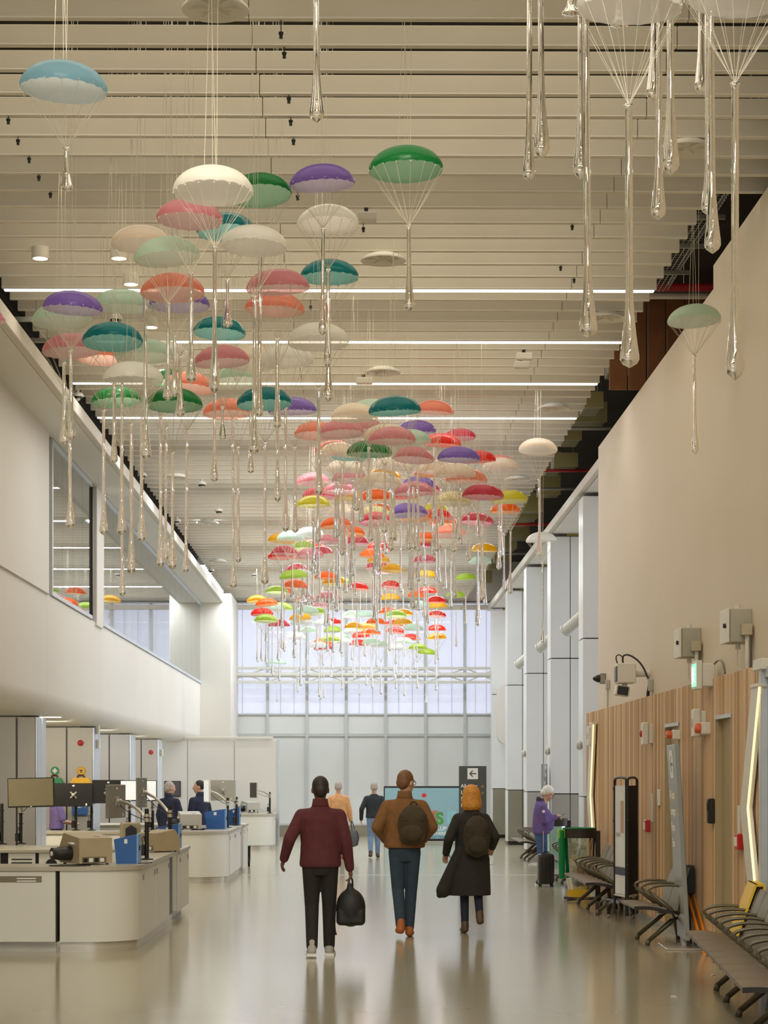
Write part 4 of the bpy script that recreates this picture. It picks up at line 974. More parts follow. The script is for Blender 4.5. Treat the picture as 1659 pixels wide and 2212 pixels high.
# ------------------------------------------------------------------ kits and alarms on the grey fins
yk = WX(201, 1700, XFIN).y
def kit(label, px, ptop, wpx, mcol, sym):
    c = W(px, 1692, yk - 0.1); k = (yk - .1) / F
    t = thing('wall_kit', label, 'kit', (c.x, yk, c.z))
    w_ = wpx * k
    M().prism([(-w_ * .5, -0.18), (w_ * .5, -0.18), (w_ * .5, 0.02), (w_ * .36, 0.1), (-w_ * .36, 0.1), (-w_ * .5, 0.02)], -0.13, 0).obj('case', mcol, t)
    M().tube([(-w_ * .16, -0.07, 0.1), (-w_ * .15, -0.07, 0.15), (w_ * .15, -0.07, 0.15), (w_ * .16, -0.07, 0.1)], 0.014, n=8, smooth=1).obj('handle', mat('maroon_handle', (92, 42, 34), 0.5), t)
    zc = W(px, ptop + 9, yk).z - c.z
    sg = M().lathe([(0.0, -0.02), (0.078, -0.02), (0.078, 0), (0.0, 0)], (0, 0, zc), 28, axis='y').obj('sign_disc', mcol, t, 40)
    if sym == '+':
        w = m_sticker
        M().box(-.045, .045, -0.0045, 0.0, zc - .016, zc + .016).obj('cross_bar', w, t, loc=(0, -0.018, 0)); M().box(-.016, .016, -0.005, 0.0, zc - .045, zc + .045).obj('cross_bar', w, t, loc=(0, -0.018, 0))
    else:
        mm = M()
        for a in (90, 210, 330):
            cx, cz = .024 * math.cos(R(a)), .024 * math.sin(R(a))
            mm.tube([(cx + .022 * math.cos(R(a + q)), 0, cz + .022 * math.sin(R(a + q))) for q in range(50, 311, 26)], 0.0045, n=5)
        mm.tube([(.016 * math.cos(R(q)), 0, .016 * math.sin(R(q))) for q in range(0, 361, 30)], 0.0035, n=5)
        mm.obj('biohazard_mark', m_black, t, loc=(0, -0.022, zc))
        mm = M(); mm.tube([(.07 * math.cos(R(q)), 0, .07 * math.sin(R(q))) for q in range(0, 361, 15)], 0.003, n=5); mm.obj('ring', m_black, t, loc=(0, -0.021, zc))
kit('green first aid case with round white-cross sign on the grey fin', 117, 1656, 37, mat('first_aid_green', (16, 136, 82), 0.45), '+')
kit('yellow biohazard case with round sign on the grey fin', 174, 1656, 43, mat('hazard_yellow', (240, 184, 10), 0.45), 'b')
c = W(173, 1748, yk); t = thing('eyewash_box', 'blue eyewash box with white eye symbol behind the monitor poles', 'kit', (c.x, yk, c.z))
M().bbox(-0.14, 0.14, -0.08, 0, -0.11, 0.11, 0.012).obj('case', m_blue, t)
mm = M(); mm.tube([(.05 * math.cos(R(q)), 0, .022 * math.sin(R(q))) for q in range(0, 361, 20)], 0.004, n=5); mm.ell((0, 0, 0), (.014, .004, .014), 10, 6); mm.obj('eye_mark', m_sticker, t, loc=(0, -0.082, 0.05))
mm = M(); mm.box(.085, .115, -.002, .002, .046, .054); mm.box(.096, .104, -.002, .002, .035, .065); mm.obj('cross_mark', m_sticker, t, loc=(0, -0.082, 0))
for px, py, yy, lb in ((174, 1605, yk, 'round red alarm bell on the second grey fin'), (326, 1625, WX(341, 1700, XFIN).y, 'round red alarm bell on the fourth grey fin, farther away')):
    c = W(px, py, yy); t = thing('alarm_bell', lb, 'alarm', (c.x, yy, c.z))
    M().lathe([(0.0, -0.07), (0.03, -0.068), (0.05, -0.05), (0.056, -0.02), (0.05, 0.0), (0.0, 0.0)], n=20, axis='y').obj('dome', m_red, t, 40)
    M().lathe([(0.0, -0.076), (0.018, -0.074), (0.018, -0.06), (0.0, -0.06)], n=12, axis='y').obj('lens', mat('dark_red', (140, 22, 24), 0.2), t, 40)
for px, py, lb, pf in ((218, 1607, 'white reader unit on the side of the second grey fin', 208), (212, 1576, 'grey sounder unit near the top of the second grey fin', 207), (354, 1626, 'white reader unit on the side of the fourth grey fin', 346)):
    p = WX(pf, py, XFIN + .015); t = thing('reader_unit', lb, 'reader', (XFIN + .013, p.y, p.z))
    M().bbox(0, 0.045, -0.06, 0.06, -0.08, 0.08, 0.008).obj('back_box', m_greyc, t)
    M().bbox(0.045, 0.075, -0.045, 0.045, -0.09, 0.09, 0.008).obj('cover', m_offwhite, t)
t = thing('soffit_light', 'thin white light strip in the soffit above the left lanes', 'ceiling light', (W(109, 1549, 31.5).x, 31.5, 2.765))
M().bbox(-0.16, 0.16, -0.05, 0.05, 0, 0.015, 0.004).obj('diffuser', m_glow, t); M().box(-0.18, 0.18, -0.06, 0.06, 0.01, 0.016).obj('housing', m_alu, t)
# ================================================================== beam seats along the right side
m_seat = mat('taupe_seat', (126, 112, 92), 0.45, var=0.04)
m_back = mat('grey_taupe_back', (128, 122, 106), 0.45, var=0.04)
m_armm = mat('bronze_grey_metal', (104, 97, 76), 0.38, 0.45, var=0.05)
m_side = mat('black_seat_side', (34, 31, 26), 0.5)
def seat_profile(n=9):
    up = []
    for i in range(n + 1):
        s = i / n; x = 0.01 + 0.46 * s
        up.append((x, 0.445 + 0.018 * math.sin(math.pi * min(1, s * 1.3)) - 0.045 * s))
    return up
def bench(label, x, y, rz, n, arms=None, legs=(0.12, 0.88), gaps=()):
    """row of n seats; local x points from the seat front to the wall, local y along the row, far end first"""
    t = thing('beam_seating', label, 'bench', (x, y, 0), R(rz), 'beam seats along the right side')
    P = 0.56; L = n * P
    up = seat_profile()
    poly = up + [(px_, z - 0.028) for px_, z in up[::-1]]
    seat = M().prism(poly, 0.012, P - 0.012, 'y'); seat.cur = 1
    seat.prism([(a, b - .004) for a, b in up] + [(a, b - 0.04) for a, b in up[::-1]], 0.0, 0.012, 'y').prism([(a, b - .004) for a, b in up] + [(a, b - 0.04) for a, b in up[::-1]], P - 0.012, P, 'y')
    sm = seat.mesh('seat', [m_seat, m_side], 30)
    # curved back with a rounded top
    bk = M(); rows = []
    for i in range(9):
        s = i / 8; xx = 0.455 + 0.10 * s + 0.05 * s * s; zz = 0.40 + 0.46 * s
        k = (P - 0.03) / 2 * (1 - 0.30 * max(0, (s - .55) / .45) ** 2.2)
        rows.append([(xx - 0.02 * (1 - abs(q)) * 0.6, P / 2 + q * k, zz) for q in (-1, -.6, -.2, .2, .6, 1)])
    front = [p for r in rows for p in r]; back = [(p[0] + 0.028, p[1], p[2]) for p in front]
    fs = []
    for i in range(8):
        for j in range(5):
            a = i * 6 + j; fs.append((a, a + 6, a + 7, a + 1)); b = a + 54; fs.append((b, b + 1, b + 7, b + 6))
    for i in range(8):
        a = i * 6; fs.append((a, a + 54, a + 60, a + 6)); a += 5; fs.append((a, a + 6, a + 60, a + 54))
    for j in range(5):
        fs.append((j, j + 1, j + 55, j + 54)); a = 48 + j; fs.append((a, a + 54, a + 55, a + 1))
    bm_ = M().add(front + back, fs).mesh('backrest', m_back, 40)
    am = M(); am.tube([(0.50, 0, 0.36), (0.40, 0, 0.42), (0.19, 0, 0.585)], 0.024, n=8, flat=0.55)
    am.tube([(0.19, 0, 0.585), (0.165, 0, 0.62), (0.19, 0, 0.65), (0.30, 0, 0.675), (0.45, 0, 0.675), (0.555, 0, 0.655)], 0.0145, n=8, smooth=2)
    amm = am.mesh('armrest', m_armm, True)
    lg = M(); lg.tube([(0.58, 0, 0.33), (0.46, 0, 0.27), (0.20, 0, 0.045)], [0.034, 0.03, 0.024], n=8, flat=0.7); lg.cyl((0.19, 0, 0.0), (0.205, 0, 0.065), 0.027, n=12)
    lg.tube([(0.58, 0, 0.33), (0.63, 0, 0.22), (0.66, 0, 0.03)], [0.03, 0.024], n=8, flat=0.7); lg.cyl((0.66, 0, 0), (0.658, 0, 0.05), 0.025, n=12)
    lgm = lg.mesh('leg', m_armm, True)
    M().cyl((0.575, -0.05, 0.345), (0.575, L + 0.05, 0.345), 0.042, n=16).obj('beam', m_armm, t, 40)
    for yy in (-0.05, L + 0.05): M().lathe([(0.0, -0.012), (0.05, -0.012), (0.05, 0.012), (0.0, 0.012)], (0.575, yy, 0.345), 18, axis='y').obj('end_cap', m_side, t, 40)
    for i in range(n):
        if i in gaps: continue
        mk('seat', sm, t, (0, i * P, 0)); mk('backrest', bm_, t, (0, i * P, 0))
        M().box(0.30, 0.57, i * P + 0.2, i * P + 0.36, 0.355, 0.40).obj('bracket', m_armm, t)
    for i in (arms if arms is not None else range(n + 1)): mk('armrest', amm, t, (0, i * P, 0))
    for q in legs: mk('leg', lgm, t, (0, q * L, 0))
    return t
# nearest bench is turned a little out of line
a = Vector((2.54, 13.45)); b = Vector((2.985, 18.6)); ang = math.degrees(math.atan2(-(b.x - a.x), b.y - a.y))
d = (b - a).normalized()
b_near, d_near = b.copy(), d.copy()
bench('nearest row of taupe beam seats, cut by the right picture edge', *(b - d * 9 * 0.56), ang, 9, legs=(0.03, 0.22, 0.42, 0.62, 0.80), arms=range(10))
y2a, y2b = WZ(1366, 1959, .44).y, WZ(1341.5, 1946, .44).y
bench('short two-seat row between the folding screen and the leaning sign', 2.975, 22.05, 0, 2, legs=(0.25, 1.0))
bench('row of taupe beam seats in front of the clear waste sack', 3.0, 27.0, 0, 5, legs=(0.08, 0.5, 0.93))
bench('row of beam seats half hidden behind the black suitcase', 3.32, 33.35, 0, 6, legs=(0.25, 0.55, 0.85))
bench('farthest row of pale beam seats beside the far right corner', 3.5, 44.2, 0, 5, legs=(0.05, 0.4, 0.75))
# ------------------------------------------------------------------ leaning totem signs
m_signgrey = mat('sign_grey', (74, 76, 72), 0.4, var=0.02)
m_signsheen = mat('sign_painted_sheen', (150, 154, 150), 0.3, var=0.02)  # paler copy of the sign grey, slanting sheen painted into the colour
m_signtext = mat('sign_white', (238, 238, 232), 0.5)
m_signyellow = mat('sign_yellow', (226, 196, 40), 0.5)
def totem(label, loc, rz, w_, h_, face, tilt=0.0):
    t = thing('totem_sign', label, 'sign', loc, R(rz))
    th = 0.05
    M().bbox(-0.42, 0.42, -0.24, 0.24, 0, 0.018, 0.006).obj('base_plate', m_inox, t)
    M().box(-0.05, 0.05, -0.02, 0.02, 0.01, 0.14).obj('foot', m_alu, t)
    M().box(-0.42, 0.42, 0.2, 0.28, 0, 0.025).obj('foot', m_alu, t)
    pn = M().bbox(-w_ / 2, w_ / 2, -th / 2, th / 2, 0.10, h_, 0.006).obj('panel', face, t, rot=(R(tilt), 0, 0))
    def at(u, z): return (u * w_ - w_ / 2, -th / 2 - 0.002, z)
    s = w_
    ic = M(); ic.box(-s * .19, s * .19, -.002, 0, 0, s * .40); ic.obj('arrow_panel', m_signtext, pn, loc=at(.5, h_ - s * .48))
    ar = M(); zc = s * .2
    ar.prism([(-s * .13, zc), (-s * .02, zc + s * .115), (s * .03, zc + s * .115), (-s * .055, zc + s * .022), (s * .13, zc + s * .022), (s * .13, zc - s * .022), (-s * .055, zc - s * .022), (s * .03, zc - s * .115), (-s * .02, zc - s * .115)], -0.004, -0.001).obj('arrow', m_signgrey, pn, loc=at(.5, h_ - s * .48))
    for i, wd in enumerate(('All gates', 'Lounges', 'Shops', 'Bars')):
        text('lettering', wd, s * .175, m_signtext, pn, at(.07, h_ - s * (.78 + i * .235)), (R(90), 0, 0), 0.001, bold=0.002)
        if i < 2:
            k = M(); q = s * .05
            k.tube([(q * 1.1 * math.cos(R(v)) * 1.0, 0, q * 1.1 * math.sin(R(v))) for v in range(45, 406, 90)], 0.0025, n=4)
            if i == 0: k.prism([(-q * .7, q * .2), (-q * .3, -q * .05), (q * .8, q * .45), (q * .5, q * .55), (-q * .1, q * .25), (-q * .5, q * .45)], -.001, .001); k.box(-q * .6, q * .2, -.001, .001, -q * .45, -q * .3)
            else: k.prism([(-q * .5, q * .5), (-q * .3, -q * .2), (q * .4, -q * .3), (q * .5, -q * .1), (-q * .05, 0), (-q * .2, q * .5)], -.001, .001)
            k.obj('icon', m_signyellow, pn, loc=at(.86, h_ - s * (.74 + i * .235)))
    return t
p = G(1021, 1866); totem('dark totem sign with white arrow and gates list beside the poster', (p.x, p.y, 0), -2, 0.585, 2.08, m_signgrey)
p = G(1176, 1868); totem('grey totem sign seen edge-on behind the man in purple', (p.x, p.y, 0), 76, 0.55, 2.12, m_signsheen)
p = G(1478, 2046); totem('grey totem sign leaning beside the near beam seats, seen at a slant', (p.x, p.y, 0), -92, 0.75, 2.20, m_signsheen, 3.2)
# ------------------------------------------------------------------ poster screen at the far wall
p = G(912, 1822); t = thing('poster_screen', 'blue poster screen with green letter S standing at the far wall', 'screen', (W(912, 1760, 57).x, 57, 0))
k = 57 / F; w_ = 166 * k / 2; zb = W(912, 1812, 57).z; zt2 = W(912, 1702, 57).z
M().bbox(-w_, w_, 0, 0.12, zb - 0.06, zt2 + 0.05, 0.01).obj('casing', m_dark, t)
for x in (-w_ * .7, w_ * .7): M().box(x - .05, x + .05, -0.2, 0.35, 0, zb).obj('foot', m_dark, t)
pf = M().box(-w_ + .03, w_ - .03, -0.006, 0.001, zb, zt2).obj('poster', emit('poster_blue', (132, 166, 174), 0.2), t)
def PP(px, py): q = W(px, py, 57); return q.x - t.location.x, q.z
mg = mat('poster_green', (84, 168, 70), 0.5); my = mat('poster_yellow', (236, 168, 30), 0.5); mr = mat('poster_red', (214, 60, 56), 0.5); mn = mat('poster_navy', (40, 96, 124), 0.5); mw = mat('poster_white', (236, 240, 236), 0.5); mb2 = mat('poster_light', (150, 206, 216), 0.5)
x, z = PP(943, 1779); text('letter', 'S', 0.46, mg, pf, (x - .02, -0.008, z - .01), (R(90), 0, 0.0), 0.002, bold=0.02)
x, z = PP(938, 1789); text('lettering', 'CLUB', 0.15, mw, pf, (x - .02, -0.008, z - .06), (R(90), 0, 0), 0.001, bold=0.006)
x, z = PP(916, 1801.5); text('lettering', 'STARTS HERE', 0.115, mw, pf, (x - .08, -0.008, z - .02), (R(90), 0, 0), 0.001, bold=0.004)
x, z = PP(925, 1810); text('lettering', 'AIRPORT TERMINAL', 0.085, mn, pf, (x - .1, -0.008, z - .01), (R(90), 0, 0), 0.001)
x, z = PP(916, 1718); M().ell((x, -0.006, z), (.07, .004, .06), 14, 8).obj('red_ball', mr, pf, True)
x, z = PP(930, 1764); M().prism([(x - .1, z - .18), (x + .06, z - .18), (x + .1, z + .14), (x - .04, z + .14)], -0.009, -0.006).obj('yellow_shape', my, pf)
for i in range(6):
    x, z = PP(942, 1752 + i * 4); M().box(x - .1, x + .06, -0.009, -0.006, z - .012, z + .012).obj('red_stripe', mr, pf)
x, z = PP(976, 1765); M().bbox(x - .13, x + .12, -0.009, -0.006, z - .2, z + .17, .001).obj('blue_block', mb2, pf)
# ------------------------------------------------------------------ folding screen on castors
def sp_(px, D, z): return W(px, 1700, D).x, D, z
t = thing('folding_screen', 'black tube-framed folding screen with pale printed leaf on castors', 'screen', (W(1350, 1950, 25.6).x, 25.6, 0))
o = Vector(t.location)
A = Vector((W(1328, 1, 25.75).x, 25.75, 0)) - o; B = Vector((W(1353, 1, 25.25).x, 25.25, 0)) - o; C = Vector((W(1376, 1, 25.7).x, 25.7, 0)) - o
ztop = 1.84; zb = 0.36
for i, (a, b) in enumerate(((A, B), (B + Vector((0.015, 0, 0)), C))):
    for e in (a, b): M().cyl(e + Vector((0, 0, 0.12)), e + Vector((0, 0, ztop - .04)), 0.017, n=10).obj('post', m_black, t)
    M().tube([a + Vector((0, 0, ztop - .06)), a + (b - a) * .05 + Vector((0, 0, ztop)), a + (b - a) * .95 + Vector((0, 0, ztop)), b + Vector((0, 0, ztop - .06))], 0.016, n=10, smooth=2).obj('top_tube', m_black, t)
    M().cyl(a + Vector((0, 0, zb)), b + Vector((0, 0, zb)), 0.014, n=10).obj('bottom_rail', m_silver, t)
    n_ = (b - a).normalized(); nn = Vector((n_.y, -n_.x, 0)) * 0.006
    q0 = a + n_ * .04; q1 = b - n_ * .03
    pl = M()
    vs = [q0 + nn, q1 + nn, q1 - nn, q0 - nn]
    pl.loft([[v + Vector((0, 0, zb + .02)) for v in vs], [v + Vector((0, 0, ztop - .1)) for v in vs]], True)
    leaf = pl.obj('printed_leaf' if i == 0 else 'black_leaf', mat('pale_print', (226, 227, 224), 0.3, var=0.10, scale=2.2) if i == 0 else mat('black_fabric', (18, 18, 20), 0.8), t)
    if i == 0:
        f = Vector((n_.y, -n_.x, 0)) * 0.009
        for z_, h_, m_, u0, u1 in ((.62, .10, mat('print_navy', (52, 54, 84), 0.5), 0.0, 1.0), (1.1, .05, m_greyc, .1, .5), (1.15, .4, mat('print_skin', (196, 160, 140), 0.5), .55, .85)):
            a_, b_ = q0 + (q1 - q0) * u0 + f, q0 + (q1 - q0) * u1 + f
            M().loft([[a_ + Vector((0, 0, z_)), b_ + Vector((0, 0, z_)), b_ - f * .2 + Vector((0, 0, z_)), a_ - f * .2 + Vector((0, 0, z_))], [v + Vector((0, 0, z_ + h_)) for v in (a_, b_, b_ - f * .2, a_ - f * .2)]], True).obj('print_patch', m_, leaf)
    for z_ in (.75, 1.3, 1.7): M().ell(a + Vector((0, 0, z_)), (.026, .026, .03), 10, 6).obj('clamp', m_black, t, True)
for px, py in ((1298, 1976), (1314, 1986), (1331, 1975), (1368, 1987), (1383, 1974), (1394, 1984)):
    g = G(px, py - 3) - o
    M().cyl(g + Vector((-0.012, 0, .03)), g + Vector((0.012, 0, .03)), 0.03, n=14).obj('castor', m_steel, t, 40)
    M().tube([g + Vector((0, 0, .04)), g + Vector((0, 0, .17)), g * .75 + Vector((0, 0, .23)), Vector((g.x * .25, g.y * .25, .24))], 0.02, n=8, smooth=2).obj('foot_tube', m_black, t)
# ------------------------------------------------------------------ waste sack stands
m_clear = pane_mat('clear_sack', (0.93, 0.93, 0.86), 0.06, 0.26, (206, 214, 184))
m_teal_clear = pane_mat('teal_sack', (0.80, 0.93, 0.88), 0.08, 0.34, (170, 214, 200))
m_greensack = film_mat('green_sack', (16, 150, 84), (20, 160, 92), 0.10, 0.4)
m_ring = mat('brown_black_metal', (48, 40, 30), 0.5, var=0.1)
def sack(mm, r, z0, z1, seed, squash=1.0, n=40, m=14):
    q = random.Random(seed); ph = [q.uniform(0, 6.28) for _ in range(5)]
    rings = []
    for i in range(m + 1):
        s = i / m; z = z1 + (z0 - z1) * s
        rr_ = r * (1 - 0.10 * s) if s < .75 else r * (0.925 - 1.1 * (s - .75) ** 1.4)
        rg = []
        for j in range(n):
            a = 2 * math.pi * j / n
            w = 1 + 0.035 * math.sin(7 * a + ph[0] + 2 * s) * (0.3 + s) + 0.025 * math.sin(13 * a + ph[1] - 3 * s)
            rg.append((rr_ * w * math.cos(a), rr_ * w * math.sin(a) * squash, z))
        rings.append(rg)
    return mm.loft(rings, False)
def waste_stand(label, px, D, msack, rubbish, r=0.235):
    x = W(px, 1800, D).x
    t = thing('waste_stand', label, 'bin', (x, D, 0))
    M().lathe([(r, 0.94), (r + .012, 0.94), (r + .016, 1.08), (r + .004, 1.08), (r, 0.94)], n=36).obj('rim_band', m_ring, t, 40)
    M().bbox(r + .0, r + .075, -0.03, 0.03, 0.02, 1.045, 0.006).obj('post', m_ring, t)
    for a in (-.2, .2): M().tube([(r + .05, a, .03), (-r * .9, a * 1.1, .03)], 0.022, n=10).obj('base_tube', m_ring, t)
    M().box(r - .01, r + .07, -.22, .22, 0.01, 0.05).obj('base_bar', m_ring, t)
    M().prism([(r - 0.01, .94), (r + .03, .94), (r + .03, .55)], -0.012, 0.012).obj('gusset', m_ring, t)
    sk = sack(M(), r * .96, 0.17, 1.0, 3).obj('sack', msack, t, True)
    if rubbish:
        q = random.Random(4)
        cols = [(150, 176, 196), (226, 222, 212), (222, 140, 84), (196, 62, 52), (120, 132, 96), (206, 186, 140), (90, 110, 150), (170, 120, 80), (230, 200, 170), (160, 90, 70)]
        for i in range(34):
            z = q.uniform(0.26, 0.62); a = q.uniform(0, 6.28); rad = q.uniform(0, r * .62) * (1 if z > .34 else .6)
            s = q.uniform(.04, .085)
            mm = M(); n_ = 9; vs = []
            mm.ell((0, 0, 0), (s, s * q.uniform(.6, 1), s * q.uniform(.4, .8)), 8, 5)
            mm.v = [(v[0] * (1 + q.uniform(-.25, .25)), v[1] * (1 + q.uniform(-.25, .25)), v[2] * (1 + q.uniform(-.3, .3))) for v in mm.v]
            mm.obj('crumpled_rubbish', mat('rubbish_%d' % (i % 10), cols[i % 10], 0.6), sk, False, loc=(rad * math.cos(a), rad * math.sin(a), z), rot=(q.uniform(0, 3), q.uniform(0, 3), 0))
    return t
t = waste_stand('waste stand with clear sack of rubbish and green liner behind near seats', 1252, 30.4, m_clear, True)
M().lathe([(0.22, 1.06), (0.236, 1.092), (0.256, 1.09), (0.258, 1.075), (0.238, 1.086), (0.222, 1.055)], n=30).obj('green_liner_edge', m_greensack, t, True)
gs_ = M(); sack(gs_, 0.05, 0.33, 1.05, 8, 2.0, 24, 12); gs_.obj('green_liner', m_greensack, t, True, loc=(-0.27, -0.02, 0))
M().bbox(-0.32, -0.22, -0.1, 0.08, 0.93, 1.07, 0.01).obj('liner_label', mat('leaf_green_label', (120, 186, 40), 0.5), t)
waste_stand('farther waste stand with teal sack behind the man in purple', 1197, 37.6, m_teal_clear, False)
# yellow wet-floor boards
m_yel = mat('sign_board_yellow', (240, 196, 30), 0.45, var=0.03)
g = WX(1253, 1930, 3.3); t = thing('wet_floor_sign', 'yellow wet-floor board standing behind the clear waste sack', 'sign', (W(1252, 1930, 31.05).x, 31.05, 0))
M().prism([(-.18, 0), (.16, 0), (.12, .34), (-.14, .34)], -0.02, 0.0).obj('front_board', m_yel, t, rot=(R(-12), 0, 0)); M().prism([(-.18, 0), (.16, 0), (.12, .34), (-.14, .34)], 0.14, 0.16).obj('rear_board', m_yel, t, rot=(R(12), 0, 0))
# folded board leaning by the sign: black top and orange strip
t = thing('leaning_floor_sign', 'orange floor sign with black top leaning along the timber wall', 'sign', (3.63, 21.9, 0))
for x in (-0.03, 0.03):
    M().loft([[(x - .012, -.75, 0), (x + .012, -.75, 0), (x + .012, -.65, 0), (x - .012, -.65, 0)], [(x - .012, .46, .62), (x + .012, .46, .62), (x + .012, .56, .62), (x - .012, .56, .62)]], True).obj('orange_leg', mat('sign_orange', (236, 140, 26), 0.45), t)
M().prism([(.30, .58), (.62, .58), (.62, .84), (.56, .88), (.36, .88), (.30, .84)], -.04, .04, 'x').obj('black_top', m_black, t)
M().box(-.03, .03, .5, .53, 0, .6).obj('rear_leg', m_black, t)
# yellow board on the near seats
bo = b_near - d_near * 9 * 0.56
t = thing('seat_cover', 'yellow floor board hung over the farthest backrest of the nearest seats', 'sign', (bo.x, bo.y, 0), R(ang))
M().prism([(0.405, 0.44), (0.425, 0.44), (0.592, .90), (0.568, .90)], 4.46, 5.09, 'y').obj('front_board', m_yel, t)
M().prism([(0.568, .90), (0.66, .90), (0.66, .88), (0.592, .88)], 4.46, 5.09, 'y').obj('top_fold', m_yel, t)
M().prism([(0.64, .88), (0.66, .88), (0.68, .50), (0.66, .50)], 4.46, 5.09, 'y').obj('rear_board', m_yel, t)
text('lettering', 'CAUTION', 0.075, mat('dim_yellow_ink', (150, 110, 10), 0.6), t, (0.448, 4.98, 0.56), (R(70), 0, R(-90)), 0.001)
# dark bag on the farther seats
p = Vector((3.52, 33.9, 0.47)); t = thing('black_handbag', 'black bag with red trim lying on the seats behind the suitcase', 'bag', p)
M().ell((0, 0, 0.13), (0.17, 0.26, 0.145), 16, 10).obj('body', m_black, t, True)
M().tube([(-.15, -.2, .06), (-.175, 0, .08), (-.15, .2, .06)], 0.008, n=6, smooth=2).obj('red_trim', m_red, t)
M().tube([(0, -.12, .25), (0, -.08, .36), (0, .08, .36), (0, .12, .25)], 0.009, n=6, smooth=2).obj('handle', m_black, t)
# ------------------------------------------------------------------ light boxes leaning on the timber wall
m_warmled = emit('warm_led', (255, 232, 176), 1.1)
def lean(label, pts, tw, D_of):
    ps = [WX(px, py, XW - .06) for px, py in pts]
    t = thing('led_edge_panel', label, 'light', (XW - .06, ps[-1].y, 0))
    lo = Vector(t.location)
    for i, (a, b) in enumerate(zip(ps[:-1], ps[1:])):
        a = a - lo; b = b - lo
        M().loft([[(-.028, a.y - tw, a.z), (.028, a.y - tw, a.z), (.028, a.y, a.z), (-.028, a.y, a.z)], [(-.028, b.y - tw, b.z), (.028, b.y - tw, b.z), (.028, b.y, b.z), (-.028, b.y, b.z)]], True).obj('frame', m_offwhite, t)
        M().loft([[(-.026, a.y - tw - .02, a.z), (-.008, a.y - tw - .02, a.z), (-.008, a.y - tw, a.z), (-.026, a.y - tw, a.z)], [(-.026, b.y - tw - .02, b.z), (-.008, b.y - tw - .02, b.z), (-.008, b.y - tw, b.z), (-.026, b.y - tw, b.z)]], True).obj('led_edge', m_warmled, t)
    a = ps[0] - lo
    M().bbox(-.04, .04, a.y - tw - .03, a.y + .01, a.z - .02, a.z + .01, .004).obj('end_cap', m_offwhite, t)
lean('white bent LED-edged strip on the near timber wall beside the glass screen', [(1630, 1482), (1605, 1745), (1622, 1930)], 0.32, 20)
lean('thin white LED-edged strip at the far end of the timber wall', [(1278.5, 1563), (1272, 1720), (1276, 1790)], 0.35, 32)
# ------------------------------------------------------------------ devices on the timber wall and the wall above
def dev(px, py, X=XW): return WX(px, py, X)
m_amber = mat('amber_lens', (222, 98, 52), 0.25)
def beacon(label, px, py, s, lens):
    p = dev(px, py); t = thing('beacon', label, 'alarm', (XW, p.y, p.z))
    M().bbox(-0.10, 0, -.06 * s, .06 * s, -.06 * s, .06 * s, .01).obj('base', m_offwhite, t)
    M().lathe([(0.0, -.17), (.04 * s, -.165), (.05 * s, -.14), (.05 * s, -.10), (0.0, -.10)], n=16, axis='x').obj('lens', lens, t, 40)
beacon('orange-lensed beacon beside the second door from the front', 1470, 1587, .9, m_amber)
beacon('orange-lensed beacon under the white sounder by the nearest door', 1534, 1573, 1.05, m_amber)
def sounder(label, px, py, s, dot=False):
    p = dev(px, py); t = thing('wall_sounder', label, 'speaker', (XW, p.y, p.z))
    M().bbox(-.06, 0, -.06 * s, .06 * s, -.13 * s, .13 * s, .008).obj('back_box', m_offwhite, t)
    M().bbox(-.14, -.06, -.08 * s, .08 * s, -.15 * s, .15 * s, .012).obj('cover', m_offwhite, t)
    if dot: M().ell((-.145, 0, 0), (.022, .035, .045), 10, 8).obj('red_lamp', m_red, t, True)
    else: M().lathe([(0.0, -.144), (.05 * s, -.144), (.05 * s, -.14), (0.0, -.14)], n=18, axis='x').obj('grille_disc', m_greyc, t, 40)
sounder('white sounder with dark red lamp above the grille on the timber wall', 1410, 1585, .95, True)
sounder('white sounder box on the timber wall beside the nearest door', 1524, 1562, 1.0)
sounder('small white sounder at the far end of the timber wall', 1288, 1590, 1.0)
for px, py, s, lb in ((1404, 1784, 1, 'red call point on the timber wall left of the doors'), (1605, 1818, 1, 'red call point behind the bent LED strip')):
    p = dev(px, py); t = thing('call_point', lb, 'alarm', (XW, p.y, p.z))
    M().bbox(-.07, 0, -.09, .09, -.075, .075, .008).obj('case', m_red, t); M().bbox(-.076, -.068, -.06, .06, -.045, .045, .003).obj('cover', m_sticker, t)
for px, py, h_, lb in ((1410, 1745, .18, 'white vertical notice strip above the farther red call point'), (1599, 1785, .2, 'white vertical strip above the nearer red call point')):
    p = dev(px, py); t = tag(M().bbox(-.02, 0, -.05, .05, -h_, h_, .004).obj('notice_strip', m_offwhite, None, loc=(XW, p.y, p.z)), lb, 'notice')
p = dev(1427, 1723); t = thing('light_switch', 'cream reader on the timber wall left of the farther door', 'reader', (XW, p.y, p.z)); M().bbox(-.04, 0, -.05, .05, -.1, .1, .01).obj('case', m_offwhite, t); M().bbox(-.046, -.038, -.03, .03, -.06, -.01, .003).obj('key', m_greyc, t)
p = dev(1543, 1752); t = thing('card_reader', 'black card reader on the timber wall beside the nearest door', 'reader', (XW, p.y, p.z)); M().bbox(-.07, 0, -.06, .06, -.13, .13, .012).obj('case', m_black, t); M().bbox(-.075, -.068, -.04, .04, .0, .09, .003).obj('screen', m_screen, t)
